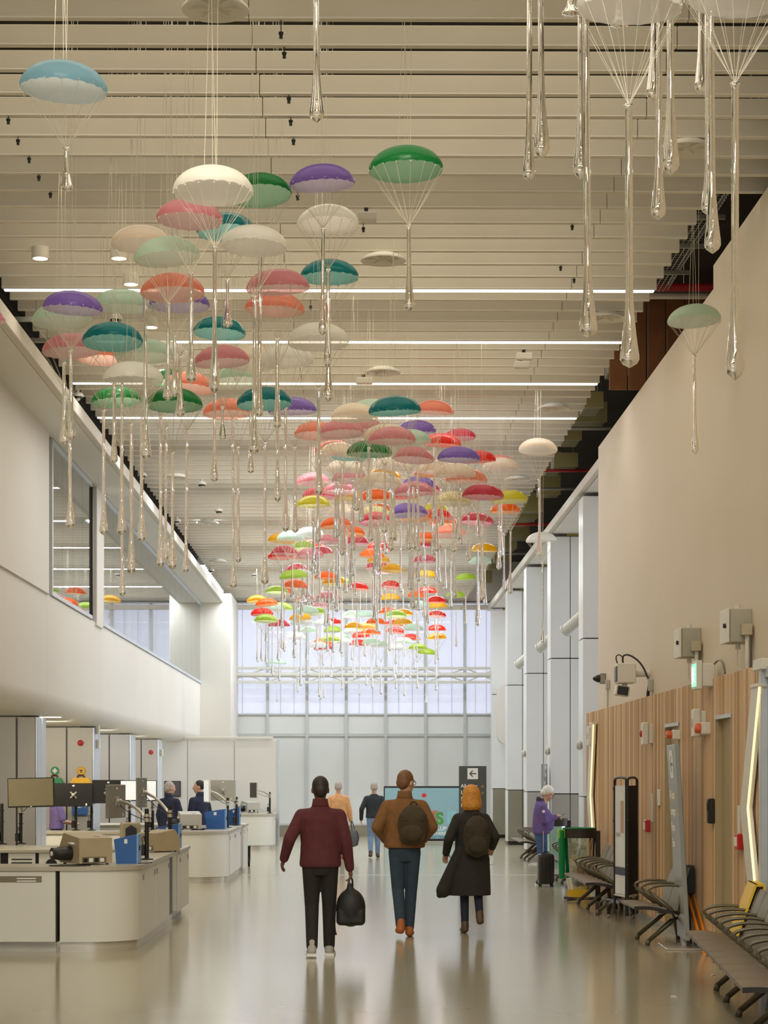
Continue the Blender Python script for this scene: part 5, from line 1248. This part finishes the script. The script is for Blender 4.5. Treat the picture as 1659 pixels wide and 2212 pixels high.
# exit sign box
p = dev(1553, 1459, XR); t = thing('exit_sign', 'white box with green running-figure panel above the timber wall', 'sign', (XW, p.y, p.z))
M().bbox(-.12, .02, -.13, .13, -.12, .12, .01).obj('case', m_offwhite, t)
M().bbox(-.18, -.12, -.16, .16, -.15, .15, .008).obj('sign_frame', m_offwhite, t)
fp = M().box(-.186, -.18, -.14, .14, -.12, .12).obj('green_panel', emit('exit_green', (150, 226, 196), 0.8), t)
mm = M(); mw2 = emit('exit_white', (235, 250, 242), 1.0)
mm.box(-.189, -.185, .05, .12, -.09, .09); mm.ell((-.187, -.02, .06), (.003, .022, .022), 8, 6); mm.tube([(-.187, -.02, .03), (-.187, 0, -.02), (-.187, -.05, -.07)], .01, n=5); mm.tube([(-.187, 0, -.02), (-.187, .03, -.06)], .01, n=5); mm.tube([(-.187, -.06, .01), (-.187, -.01, .02), (-.187, .03, -.01)], .008, n=5)
mm.obj('figure_mark', mw2, fp)
M().tube([(.0, -.1, .1), (.04, -.2, .16), (.06, -.34, .12), (.07, -.4, .0)], .012, n=6, smooth=2).obj('cable', m_steel, t)
# electrical cabinets with conduit
def cabinet(label, px, py, pw, ph_, s):
    p = dev(px, py, XR); k = p.y / F
    h_ = ph_ * k; D_ = 0.24
    t = thing('wall_cabinet', label, 'cabinet', (XR, p.y, p.z))
    w_ = 0.40 * s
    M().bbox(-D_ + .03, 0, -w_ / 2, w_ / 2, -h_ / 2, h_ / 2, .006).obj('casing', mat('cabinet_grey', (176, 172, 152), 0.45), t)
    dr = M().bbox(-D_, -D_ + .025, -w_ / 2 - .005, w_ / 2 + .005, -h_ / 2 - .005, h_ / 2 + .005, .006).obj('door', m_offwhite, t)
    M().cyl((-D_ - .025, -w_ * .3, 0), (-D_, -w_ * .3, 0), .022, n=12).obj('lock', m_black, dr)
    M().bbox(-.12, -.02, -w_ / 2 - .13, -w_ / 2 - .02, -h_ * .32, h_ * .02, .006).obj('junction_box', mat('junction_grey', (190, 178, 152), 0.5), t)
    zl = ZW - p.z
    M().tube([(-.06, -w_ / 2 - .07, -h_ * .3), (-.06, -w_ / 2 - .07, zl + .12), (-.05, -w_ / 2 - .04, zl)], .022, n=10, smooth=1).obj('conduit', m_offwhite, t)
    M().cyl((-.03, -w_ / 2 - .1, -h_ * .3), (-.03, -w_ / 2 - .1, zl), .012, n=8).obj('conduit', m_armm, t)
    M().cyl((-.1, 0, -h_ / 2), (-.1, 0, -h_ / 2 - .06), .025, n=12).obj('gland', m_offwhite, t)
    M().tube([(-.1, 0, -h_ / 2 - .05), (-.1, .06, -h_ / 2 - .2), (-.08, .07, (zl - h_ / 2) / 2 - .1), (-.06, .0, zl)], .006, n=6, smooth=2).obj('cable', m_cord, t)
    M().cyl((-.1, 0, h_ / 2), (-.1, 0, h_ / 2 + .05), .03, n=12).obj('gland', m_offwhite, t)
cabinet('grey wall cabinet above the exit box, lower and farther of two', 1508, 1390, 40, 62, 1.0)
cabinet('grey wall cabinet nearest the right edge, higher of two', 1616, 1354, 46, 71, 1.0)
# projector-like sensor with a small camera below
p = dev(1404, 1455, XR); t = thing('wall_projector', 'white boxy floodlight and small camera bracketed on the upper right wall', 'sensor', (XR, p.y, p.z)); o = Vector(t.location)
M().cyl((0, 0, 0), (-.22, 0, 0), .045, n=14).obj('wall_arm', m_offwhite, t, 40)
M().bbox(-.44, -.2, -.16, .16, -.13, .13, .012).obj('body', m_offwhite, t)
M().bbox(-.45, -.43, -.13, .10, -.11, .09, .004).obj('window', m_black, t)
M().cyl((-.33, 0, -.13), (-.33, 0, -.22), .035, n=12).obj('neck', m_offwhite, t, 40)
M().bbox(-.42, -.24, -.1, .1, -.34, -.21, .01).obj('camera_body', m_offwhite, t, rot=(R(0), R(8), 0)); M().bbox(-.40, -.26, -.112, -.1, -.33, -.22, .004).obj('camera_face', m_black, t, rot=(0, R(8), 0))
M().tube([(-.35, 0, .12), (-.36, -.02, .24), (-.26, -.06, .24), (-.12, -.12, .12), (-.04, -.2, -.1)], .012, n=6, smooth=2).obj('cable', m_cable, t)
M().tube([(-.42, 0, .12), (-.45, 0, .22), (-.40, -.02, .25), (-.35, -.04, .2)], .008, n=6, smooth=2).obj('cable', m_cable, t)
M().bbox(-.06, 0, -.32, -.2, -.24, -.08, .008).obj('junction_box', m_greyc, t)
M().tube([(-.04, -.24, -.16), (-.06, -.2, -.3), (-.04, -.22, -.4)], .02, n=6, smooth=1).obj('cable_tail', m_cable, t)
# PIR and small conduit near the corner
p = dev(1308, 1466, XR); t = thing('motion_sensor', 'small silver camera near the right wall corner', 'sensor', (XR, p.y, p.z))
M().bbox(-.09, 0, -.05, .05, -.08, .08, .008).obj('mount', m_steel, t); M().lathe([(0.0, -.2), (.03, -.18), (.06, -.12), (.06, -.09), (0.0, -.09)], n=14, axis='x').obj('lens_cone', m_dark, t, 40)
p = dev(1317, 1479, XR); t = thing('conduit_box', 'small grey conduit box and pipe below the silver camera', 'conduit', (XR, p.y, p.z))
M().bbox(-.06, 0, -.05, .05, -.07, .07, .006).obj('box', m_greyc, t); M().cyl((-.03, 0, -.07), (-.03, 0, ZW - p.z), .012, n=8).obj('pipe', m_greyc, t)
for i, (px, py, y) in enumerate(((1251, 1610, 36.6), (1183, 1622, 42.8), (1131, 1628, 49.0))):
    p = W(px, py, y + .15); t = thing('round_sounder', 'pale round sounder on the edge of a right fin, %s of three' % ('nearest', 'middle', 'farthest')[i], 'speaker', (XF, p.y, p.z))
    M().lathe([(0.0, -.10), (.06, -.095), (.085, -.06), (.085, -.03), (.05, 0.0), (0.0, 0.0)], n=20, axis='x').obj('dome', m_greyc, t, 40); M().lathe([(0.0, -.06), (.095, -.06), (.095, -.045), (0.0, -.045)], n=20, axis='x').obj('ring', m_offwhite, t, 40)
# scraps on the floor
for i, (px, py) in enumerate(((1430, 2036), (1540, 2107), (1455, 2153))):
    g = G(px, py); tag(M().bbox(-.03, .03, -.012, .012, 0, .006, .002).obj('paper_scrap', m_sticker, None, loc=g, rot=(0, 0, i)), ('white paper scrap on the floor under the short seat row', 'tiny paper scrap on the floor beside the nearest seat legs', 'tiny paper scrap on the open floor at lower right')[i], 'scrap')
# ================================================================== people
m_skin = mat('skin_light', (206, 160, 134), 0.5, var=0.05, scale=12)
m_skin2 = mat('skin_deep', (112, 72, 52), 0.5, var=0.05, scale=12)
m_eye = mat('eye_white', (226, 222, 214), 0.2); m_iris = mat('iris_dark', (46, 34, 26), 0.2); m_lip = mat('lip', (168, 100, 90), 0.5)
def V(*a): return Vector(a)
BASE = dict(pelvis=V(0, 0, .95), neck=V(0, 0, 1.47), head=V(0, .02, 1.63),
            shL=V(-.175, 0, 1.385), elL=V(-.235, -.03, 1.13), wrL=V(-.245, .05, .885), shR=V(.175, 0, 1.385), elR=V(.235, -.03, 1.13), wrR=V(.245, .05, .885),
            hiL=V(-.09, 0, .92), knL=V(-.095, .03, .50), anL=V(-.095, 0, .085), hiR=V(.09, 0, .92), knR=V(.095, .03, .50), anR=V(.095, 0, .085))
def ringloft(mm, rows, n=20):
    return mm.loft([[(cx + rx * math.cos(2 * math.pi * j / n), cy + ry * math.sin(2 * math.pi * j / n), z) for j in range(n)] for z, cx, cy, rx, ry in rows], True)
def hand(mm, w, d, nrm, thumb, curl=0.6, k=1.0):
    """five-fingered hand: w wrist, d pointing direction, nrm palm normal, thumb side direction"""
    d = d.normalized(); t = (thumb - d * thumb.dot(d)).normalized(); nn = d.cross(t)
    if nn.dot(nrm) < 0: nn = -nn
    mm.cap2(w, w + d * .075 * k, .020 * k, .021 * k, t, 1.25, 10, 1.9)
    for i, (o, L) in enumerate(((.030, .068), (.011, .076), (-.009, .071), (-.028, .056))):
        p = w + d * .085 * k + t * o * k * 1.05; dd = d.copy(); r = .0088 * k
        for s, q in enumerate((.45, .32, .25)):
            ang = curl * (0.5 if s == 0 else 0.9)
            dd = (dd * math.cos(ang) + nn * math.sin(ang)).normalized()
            e = p + dd * L * q * k * 1.05
            mm.cap2(p, e, r, r * .9, t, 1.0, 8); p = e; r *= .9
    p = w + d * .03 * k + t * .024 * k
    a = (t * .75 + d * .6 + nn * .25).normalized()
    e = p + a * .038 * k; mm.cap2(p, e, .0115 * k, .010 * k, d, 1, 8)
    a2 = (t * .25 + d * .9 + nn * .35).normalized(); mm.cap2(e, e + a2 * .032 * k, .010 * k, .0085 * k, d, 1, 8)
def person(label, loc, rz, H, pose=None, skin=None, yaw=0, pitch=0, top=None, top_m=None, hem=.92, bulk=1.0, trousers=m_black, shoe=m_black, hair='short', hair_m=None,
           sleeves=1.0, coat=False, belly=0.0, curl=(0.7, 0.7), collar=None, far=False, glasses=False, sole=None, slim=1.0):
    k = H / 1.75; J = {n: v.copy() for n, v in BASE.items()}
    for n, v in (pose or {}).items(): J[n] = Vector(v)
    skin = skin or m_skin
    t = thing('person', label, 'person', loc, R(rz)); t.scale = (k, k, k)
    vox = 0.0105 if far else 0.0085
    T = Matrix.Translation(J['neck']) @ Euler((R(pitch), 0, R(yaw))).to_matrix().to_4x4() @ Matrix.Translation(-BASE['neck'])
    # ---- body, one continuous skin
    b = M(); h = M()
    h.ell((0, .015, 1.665), (.076, .096, .100), 18, 12); h.ell((0, .035, 1.595), (.062, .072, .082), 16, 10); h.ell((0, .062, 1.553), (.036, .036, .030), 12, 8)
    h.cap2((0, .112, 1.648), (0, .128, 1.612), .010, .016, (1, 0, 0), 1.0, 8)
    h.cap2((-.045, .098, 1.672), (.045, .098, 1.672), .012, .012, (0, 0, 1), 1, 8)
    h.cap2((-.018, .098, 1.577), (.018, .098, 1.577), .012, .012, (0, 0, 1), 1, 8)
    for s in (-1, 1):
        h.ell((s * .079, .005, 1.635), (.012, .024, .034), 10, 8, rot=(R(-10), 0, 0)); h.ell((s * .045, .075, 1.61), (.024, .024, .026), 10, 8)
    b.add([tuple(T @ Vector(v)) for v in h.v], h.f)
    b.cap2(J['neck'] - V(0, .01, .07), T @ V(0, .0, 1.57), .056, .053, (1, 0, 0), 1.0, 14)
    ringloft(b, [(.86, 0, 0, .12, .09), (.95, 0, 0, .155, .10), (1.08, 0, 0, .135, .085), (1.25, 0, 0, .16, .095), (1.38, 0, -.005, .165, .085), (1.45, 0, -.005, .09, .06)])
    for s in 'LR':
        sg = -1 if s == 'L' else 1
        b.cap2(V(0, 0, 1.40), J['sh' + s], .06, .052, (0, 1, 0), 1, 12); b.cap2(J['sh' + s], J['el' + s], .050, .038, n=12); b.cap2(J['el' + s], J['wr' + s], .038, .026, n=12)
        d = (J['wr' + s] - J['el' + s]).normalized()
        inn = V(-sg, 0, 0) if abs(d.x) < .7 else V(0, 0, -1)
        fw = V(0, 1, 0) if abs(d.y) < .7 else V(-sg, 0, .4)
        hand(b, J['wr' + s], d, inn, fw, curl[0 if s == 'L' else 1])
        b.cap2(J['hi' + s], J['kn' + s], .080, .056, n=14); b.cap2(J['kn' + s], J['an' + s], .054, .036, n=14)
        b.cap2(J['an' + s] + V(0, -.02, -.02), J['an' + s] + V(sg * .015, .13, -.05), .036, .028, (1, 0, 0), 1.1, 12)
    remesh(b, 'body', vox, skin, 5, t)
    # ---- face details
    for s in (-1, 1):
        e = mk('eye', M().ell((0, 0, 0), (.0125, .0125, .0125), 12, 8).mesh('eye', m_eye, True), t, T @ V(s * .031, .092, 1.645))
        mk('iris', M().ell((0, 0, 0), (.0065, .004, .0065), 10, 6).mesh('iris', m_iris, True), e, (T.to_3x3() @ V(0, .0105, 0)))
    mk('mouth', M().cap2(T @ V(-.02, .106, 1.578), T @ V(.02, .106, 1.578), .0048, .0048, (0, 1, 0), 1.4, 8).mesh('mouth', m_lip, True), t)
    # ---- hair
    q = M()
    if hair == 'short':
        q.ell((0, -.004, 1.683), (.084, .100, .098), 20, 12); q.ell((0, -.05, 1.64), (.074, .062, .075), 16, 10)
        q.v = [(x, min(y, .085 - max(0, (1.72 - z)) * .75), z) for x, y, z in q.v]
    elif hair == 'bald':
        q.ell((0, -.035, 1.645), (.080, .075, .062), 18, 10)
    elif hair == 'bob':
        q.ell((0, -.01, 1.685), (.106, .112, .108), 22, 14); ringloft(q, [(1.48, 0, -.03, .10, .075), (1.52, 0, -.035, .122, .095), (1.60, 0, -.025, .122, .10), (1.70, 0, -.015, .106, .105)])
        q.v = [(x, min(y, .055 - max(0, (1.70 - z)) * .15), z) for x, y, z in q.v]
    elif hair == 'bun':
        q.ell((0, -.006, 1.680), (.083, .102, .099), 20, 12); q.ell((0, -.105, 1.655), (.045, .040, .045), 14, 10)
        q.v = [(x, min(y, .085 - max(0, (1.72 - z)) * .8), z) for x, y, z in q.v]
    elif hair == 'full':
        q.ell((0, -.008, 1.690), (.092, .108, .106), 20, 12); q.ell((0, -.06, 1.635), (.080, .062, .075), 16, 10)
        q.v = [(x, min(y, .095 - max(0, (1.73 - z)) * .9), z) for x, y, z in q.v]
    q.v = [tuple(T @ Vector(v)) for v in q.v]
    hm = hair_m or m_black
    o = remesh(q, 'hair', .008, hm, 3, t)
    # ---- trousers
    q = M(); g = .012
    ringloft(q, [(.80, 0, 0, .10, .10), (.88, 0, -.005, .155 * slim, .115), (.95, 0, 0, .165 * slim, .112), (1.04, 0, 0, .15, .098)])
    for s in 'LR':
        q.cap2(J['hi' + s] + V(0, 0, -.01), J['kn' + s], .094 * slim, .068 * slim, n=16); q.cap2(J['kn' + s], J['an' + s] + V(0, 0, .01), .067 * slim, .054 * slim, n=16)
    remesh(q, 'trousers', vox, trousers, 4, t)
    # ---- shoes
    for s in 'LR':
        sg = -1 if s == 'L' else 1; a = J['an' + s]; q = M()
        q.cap2(a + V(0, -.035, -.035), a + V(sg * .012, .10, -.045), .046, .040, (1, 0, 0), 1.0, 14); q.cap2(a + V(0, -.01, .0), a + V(0, 0, .05), .05, .046, n=12); q.cap2(a + V(sg * .012, .08, -.05), a + V(sg * .016, .165, -.058), .038, .028, (1, 0, 0), 1.25, 12)
        q.v = [(x, y, max(z, a.z - .083)) for x, y, z in q.v]
        so = remesh(q, 'shoe', .008, shoe, 3, t)
        if sole: 
            q = M(); q.prism([(a.x - .048, a.y - .085), (a.x + .048, a.y - .085), (a.x + .052 + sg * .012, a.y + .12), (a.x + .03 + sg * .016, a.y + .195), (a.x - .03 + sg * .016, a.y + .195), (a.x - .052 + sg * .012, a.y + .12)], a.z - .085, a.z - .06, 'z'); q.obj('sole', sole, so)
    # ---- top
    q = M(); B = bulk
    rows = [(1.495, 0, -.014, .070, .066), (1.46, 0, -.014, .105, .080), (1.425, 0, -.012, .15 * B, .095), (1.36, 0, -.008, .186 * B, .115), (1.24, 0, .01 + belly * .3, .19 * B, .128 * B + belly * .5), (1.12, 0, .01 + belly * .6, .18 * B, .128 * B + belly), (1.0, 0, belly * .5, .185 * B, .132 * B + belly * .8)]
    if hem < .98: rows += [(hem + .03, 0, 0, .192 * B, .137 * B), (hem, 0, 0, .182 * B, .127 * B)]
    if coat: rows = rows[:-2] + [(.90, 0, 0, .205 * B, .145 * B), (.7, -.02, -.02, .23 * B, .165 * B), (hem, -.03, -.03, .245 * B, .175 * B)]
    rows = [r for r in rows if r[0] >= hem - 1e-6]
    if rows[-1][0] > hem + .01: rows.append((hem, 0, 0, rows[-1][3] * .97, rows[-1][4] * .97))
    ringloft(q, rows[::-1], 24)
    for s in 'LR':
        a, e, w = J['sh' + s], J['el' + s], J['wr' + s]
        q.cap2(V(0, -.01, 1.405), a, .070, .064 * B, (0, 1, 0), 1, 12); 
        e2 = a + (e - a) * min(1, sleeves * 2)
        q.cap2(a, e2, .066 * B, .057 * B, n=14)
        if sleeves >= 1: q.cap2(e, w - (w - e) * .02, .057 * B, .043 * B, n=14)
    if coat:
        q.cap2(V(-.14, -.06, .98), V(-.34, -.10, .52), .07, .09, (1, 0, 0), 1.0, 12); q.cap2(V(-.30, -.10, .55), V(-.38, -.08, .47), .07, .045, (1, 0, 0), 1, 10)
    remesh(q, top or 'jacket', vox, top_m, 5, t)
    if collar:
        q = M(); n = 20
        q.loft([[(.082 * s_ * math.cos(2 * math.pi * j / n), -.012 + .075 * s_ * math.sin(2 * math.pi * j / n), z + (.02 if math.sin(2 * math.pi * j / n) < 0 else -.01)) for j in range(n)] for z, s_ in ((1.465, 1.08), (1.505, .98), (1.535, .93), (1.53, .83), (1.47, .83))], False)
        q.obj('collar', collar, t, True)
    if glasses:
        q = M()
        for s in (-1, 1):
            q.tube([T @ (V(s * .033, .116, 1.645) + V(.026 * math.cos(R(v)), 0, .020 * math.sin(R(v)))) for v in range(0, 361, 30)], .003, n=5)
            q.tube([T @ V(s * .06, .112, 1.65), T @ V(s * .082, .05, 1.655), T @ V(s * .084, -.005, 1.645)], .003, n=5)
        q.tube([T @ V(-.01, .118, 1.648), T @ V(.01, .118, 1.648)], .003, n=5); q.obj('glasses', m_black, t, True)
    return t, J, T
def backpack(label, loc, rz, w_, d_, h_, mcol, strap=True):
    t = thing('backpack', label, 'bag', loc, R(rz))
    q = M(); q.ell((0, 0, h_ * .5), (w_ / 2, d_ / 2, h_ * .5), 18, 12); q.bbox(-w_ * .42, w_ * .42, -d_ * .36, d_ * .4, h_ * .08, h_ * .82, .03)
    remesh(q, 'bag_body', .012, mcol, 8, t)
    q = M(); q.ell((0, -d_ * .42, h_ * .32), (w_ * .36, d_ * .2, h_ * .22), 16, 10); remesh(q, 'front_pocket', .012, mcol, 6, t)
    M().tube([(-.04, d_ * .3, h_ * .95), (-.03, d_ * .25, h_ * 1.06), (.03, d_ * .25, h_ * 1.06), (.04, d_ * .3, h_ * .95)], .009, n=6, smooth=2).obj('top_loop', mcol, t)
    M().box(-w_ * .4, w_ * .4, -d_ * .47, -d_ * .44, h_ * .62, h_ * .635).obj('zip', m_dark, t)
    return t
def fabric(n, c, s=14): return mat(n, c, 0.85, var=0.12, scale=s, bump=0.25)
def at(px, py): g = G(px, py); return (g.x, g.y, 0)
j_maroon = fabric('maroon_knit', (84, 34, 38)); j_brown = fabric('brown_jacket', (128, 88, 48)); j_black = fabric('black_coat', (40, 38, 32)); j_tan = fabric('tan_coat', (214, 160, 108)); j_navy = fabric('navy_uniform', (38, 42, 66)); j_dark = fabric('charcoal_jacket', (44, 50, 56)); j_purple = fabric('purple_jacket', (104, 84, 142)); j_lilac = fabric('violet_shirt', (120, 104, 160))
p_black = fabric('black_trousers', (34, 31, 27)); p_jean = fabric('dark_jeans', (48, 64, 78)); p_blue = fabric('blue_jeans', (66, 94, 142)); p_pale = fabric('pale_jeans', (122, 148, 184)); p_navy = fabric('navy_trousers', (36, 42, 60))
h_dark = mat('dark_hair', (40, 30, 24), 0.6, var=0.2, scale=30); h_brown = mat('brown_hair', (120, 82, 54), 0.6, var=0.2, scale=30); h_gin = mat('ginger_hair', (206, 140, 52), 0.55, var=0.2, scale=30); h_white = mat('white_hair', (226, 222, 214), 0.6, var=0.1, scale=30); h_grey = mat('grey_hair', (170, 160, 150), 0.6, var=0.15, scale=30)
WALK = dict(knL=(-.085, .06, .50), anL=(-.08, -.10, .10), knR=(.085, .10, .51), anR=(.085, .14, .085), hiL=(-.085, 0, .92), hiR=(.085, .01, .92))
# 1 maroon sweater, black bag
L1 = at(692, 2066)
pz = dict(WALK); pz.update(elL=(-.30, -.07, 1.16), wrL=(-.36, .06, .96), shL=(-.185, 0, 1.385), shR=(.185, 0, 1.385), elR=(.255, -.04, 1.12), wrR=(.29, .02, .87))
person('person walking away in maroon jumper and black trousers, holding a black bag', L1, 0, 1.83, pz, m_skin2, yaw=4, top='jumper', top_m=j_maroon, hem=.88, bulk=1.08, trousers=p_black, shoe=mat('grey_trainers', (168, 164, 156), .6), hair='short', hair_m=h_dark, collar=j_maroon, curl=(.6, 1.1), sole=m_sticker, slim=1.05)
k = 1.83 / 1.75
t = thing('holdall', 'black bag hanging from the hand of the person in maroon', 'bag', (L1[0] + .30 * k, L1[1] + .03, .30))
q = M(); q.ell((0, 0, .20), (.155, .12, .20), 18, 12); q.bbox(-.15, .15, -.1, .1, .02, .2, .03); q.cap2((0, 0, .32), (-.01, 0, .43), .07, .03, n=12); remesh(q, 'bag_body', .012, mat('black_nylon', (24, 24, 22), .6, var=.2, scale=8, bump=.2), 6, t)
M().tube([(-.03, -.01, .42), (-.015, 0, .505), (.015, 0, .505), (.02, .01, .42)], .010, n=6, smooth=2).obj('handle', m_black, t)
M().tube([(-.12, -.02, .3), (-.17, -.03, .15), (-.165, -.03, -.03), (-.15, -.02, -.08)], .009, n=6, smooth=2).obj('strap', m_black, t)
# 2 brown jacket with backpack
L2 = at(874, 2024)
pz = dict(WALK); pz.update(hiL=(-.08, 0, .92), hiR=(.08, 0, .92), knL=(-.07, .02, .51), anL=(-.045, -.14, .125), knR=(.07, .08, .50), anR=(.05, .06, .085), shL=(-.18, 0, 1.385), shR=(.18, 0, 1.385), elL=(-.29, -.05, 1.17), wrL=(-.20, .15, 1.03), elR=(.29, -.05, 1.17), wrR=(.20, .15, 1.03))
person('tall person in brown jacket and dark jeans walking away at the centre', L2, 0, 1.90, pz, yaw=-36, pitch=-4, top_m=j_brown, hem=.95, bulk=1.16, trousers=p_jean, shoe=mat('tan_boots', (170, 96, 44), .6), hair='short', hair_m=h_brown, collar=j_brown, glasses=True, curl=(1, 1), slim=1.0)
kk = 1.90 / 1.75
backpack('dark olive backpack on the person in the brown jacket', (L2[0] + .09, L2[1] - .26, .98 * kk), -8, .36, .26, .47, fabric('olive_canvas', (66, 54, 34)))
# 3 ginger hair, long black coat
L3 = at(1018, 2016)
pz = dict(WALK); pz.update(knL=(-.08, .06, .50), anL=(-.075, .02, .085), knR=(.08, .02, .52), anR=(.09, -.20, .20), shL=(-.16, 0, 1.375), shR=(.16, 0, 1.375), elL=(-.275, -.10, 1.13), wrL=(-.30, .08, .96), elR=(.28, -.06, 1.16), wrR=(.26, .14, 1.03))
person('person with ginger bob in long black coat walking away at right', L3, 0, 1.72, pz, yaw=6, top='coat', top_m=j_black, hem=.46, bulk=1.08, trousers=p_navy, shoe=mat('brown_shoes', (88, 70, 50), .5), hair='bob', hair_m=h_gin, coat=True, slim=.85)
backpack('dark brown backpack on the person in the long black coat', (L3[0] + .05, L3[1] - .26, .90), 4, .33, .22, .50, fabric('brown_canvas', (58, 48, 34)))
# 4 tan coat with grey bag
L4 = at(731, 1856)
person('distant person in tan coat behind the one in maroon', L4, 0, 1.72, dict(WALK, elR=(.25, .02, 1.12), wrR=(.28, .08, .88)), yaw=10, top='coat', top_m=j_tan, hem=.78, bulk=1.1, trousers=p_navy, shoe=mat('tan_boots', (170, 96, 44)), hair='short', hair_m=h_grey, far=True)
t = thing('rucksack', 'grey rucksack carried low by the person in tan coat', 'bag', (L4[0] + .33, L4[1] - .02, .28))
q = M(); q.ell((0, 0, .2), (.13, .1, .21), 16, 10); q.bbox(-.12, .12, -.08, .08, .02, .24, .03); remesh(q, 'bag_body', .014, fabric('grey_nylon', (96, 96, 98)), 6, t)
M().tube([(-.03, 0, .40), (-.04, .05, .56), (-.02, .06, .58), (.03, 0, .40)], .010, n=6, smooth=2).obj('handle', m_dark, t); M().tube([(.08, -.06, .36), (.14, -.09, .2), (.08, -.09, .04)], .01, n=6, smooth=2).obj('strap', m_dark, t)
# 5 dark jacket, pale jeans
L5 = at(808, 1853)
person('distant person in dark jacket and pale jeans beside the poster screen', L5, 0, 1.71, dict(WALK, elL=(-.29, -.06, 1.14), wrL=(-.30, .02, .90)), yaw=-12, top_m=j_dark, hem=.93, bulk=1.04, trousers=p_pale, shoe=mat('brown_shoes', (88, 70, 50)), hair='short', hair_m=h_grey, far=True)
# 6 man with phone
L6 = at(1169, 1912)
pz = dict(neck=(0, .03, 1.455), shL=(-.18, .0, 1.37), shR=(.18, .0, 1.37), elR=(.20, .03, 1.12), wrR=(.11, .235, 1.20), elL=(-.20, .05, 1.12), wrL=(-.06, .25, 1.17), knL=(-.09, .02, .50), knR=(.09, .03, .50), anR=(.09, -.03, .085))
tp, J6, T6 = person('person with white hair in purple jacket looking at a phone at right', L6, -86, 1.70, pz, pitch=-26, top_m=j_purple, hem=.90, bulk=1.10, belly=.055, trousers=p_blue, shoe=mat('dark_trainers', (40, 38, 38), .6), hair='full', hair_m=h_white, collar=mat('dark_collar', (58, 54, 66), .8), glasses=True, curl=(.9, .75), sole=m_sticker)
M().lathe([(0.0, 0), (.028, 0), (.028, .004), (0.0, .004)], (0, 0, 0), 16).obj('sleeve_badge', m_sticker, tp, loc=(.268, .0, 1.30), rot=(0, R(88), 0))
kk = 1.70 / 1.75; c = Matrix.Rotation(R(-86), 3, 'Z') @ (V(.02, .355, 1.225) * kk)
t = thing('mobile_phone', 'dark phone held by the person in purple', 'phone', (L6[0] + c.x, L6[1] + c.y, c.z), (R(0), R(-32), R(0)))
M().bbox(-.075, .075, -.038, .038, -.005, .005, .004).obj('case', m_black, t); M().box(-.068, .068, -.033, .033, .0048, .006).obj('screen', m_screen, t)
# suitcase
S6 = at(1179, 1915)
t = thing('suitcase', 'black hard-shell suitcase beside the person in purple', 'suitcase', (S6[0], S6[1], 0), R(6))
mm = M()
rowz = [(.045, .10), (.06, .125), (.10, .132), (.50, .132), (.54, .122), (.555, .10)]
def rr4(w_, d_, z, r=.035): 
    return [(sx * (w_ - r) + r * math.cos(R(a)), sy * (d_ - r) + r * math.sin(R(a)), z) for sx, sy, a0 in ((1, 1, 0), (-1, 1, 90), (-1, -1, 180), (1, -1, 270)) for a in (a0, a0 + 30, a0 + 60, a0 + 90)]
mm.loft([rr4(w_, .105 * w_ / .132, z) for z, w_ in rowz], True); mm.obj('shell', mat('black_shell', (36, 36, 32), .35), t, 40)
for x in (-.085, -.03, .03, .085): M().bbox(x - .012, x + .012, -.111, -.10, .09, .50, .004).obj('rib', mat('black_shell', (36, 36, 32)), t)
for sx in (-1, 1):
    for sy in (-1, 1): M().cyl((sx * .1 - .012, sy * .075, .025), (sx * .1 + .012, sy * .075, .025), .025, n=12).obj('wheel', m_dark, t, 40)
M().tube([(.09, .06, .55), (.09, .06, .93), (-.03, .06, .93), (-.03, .06, .55)], .007, n=8).obj('pull_handle', m_silver, t); M().tube([(-.05, -.02, .55), (-.04, -.02, .585), (.04, -.02, .585), (.05, -.02, .55)], .009, n=6, smooth=2).obj('top_handle', m_dark, t)
M().box(-.135, .135, -.004, .004, .06, .545).obj('zip_band', m_greyc, t)
# 7-9 staff behind the counters
o1 = W(366, 1690, 38.4)
person('person in navy uniform with grey hair behind the second counter', (o1.x, 38.4, 0), -35, 1.74, dict(elR=(.24, .05, 1.12), wrR=(.18, .25, 1.05)), yaw=-20, top='shirt', top_m=j_navy, hem=.9, bulk=1.1, trousers=p_navy, hair='short', hair_m=h_grey, far=True, collar=j_navy)
o2 = W(431, 1690, 38.9)
person('person with dark tied hair in navy uniform beside the white-edged monitor', (o2.x, 38.9, 0), 48, 1.76, dict(elL=(-.24, .0, 1.12), wrL=(-.22, .18, .98)), yaw=42, top='shirt', top_m=j_navy, hem=.9, bulk=1.08, trousers=p_navy, hair='bun', hair_m=h_dark, far=True, collar=j_navy)
o3 = W(122, 1700, 36.6)
person('person in violet shirt half hidden behind the left monitors', (o3.x, 36.6, 0), -60, 1.62, dict(elR=(.24, .06, 1.14), wrR=(.20, .30, 1.10), elL=(-.22, .12, 1.14), wrL=(-.14, .36, 1.08)), pitch=-14, top='shirt', top_m=j_lilac, hem=.98, bulk=1.04, trousers=p_black, hair='short', hair_m=h_brown, far=True, sleeves=.42)
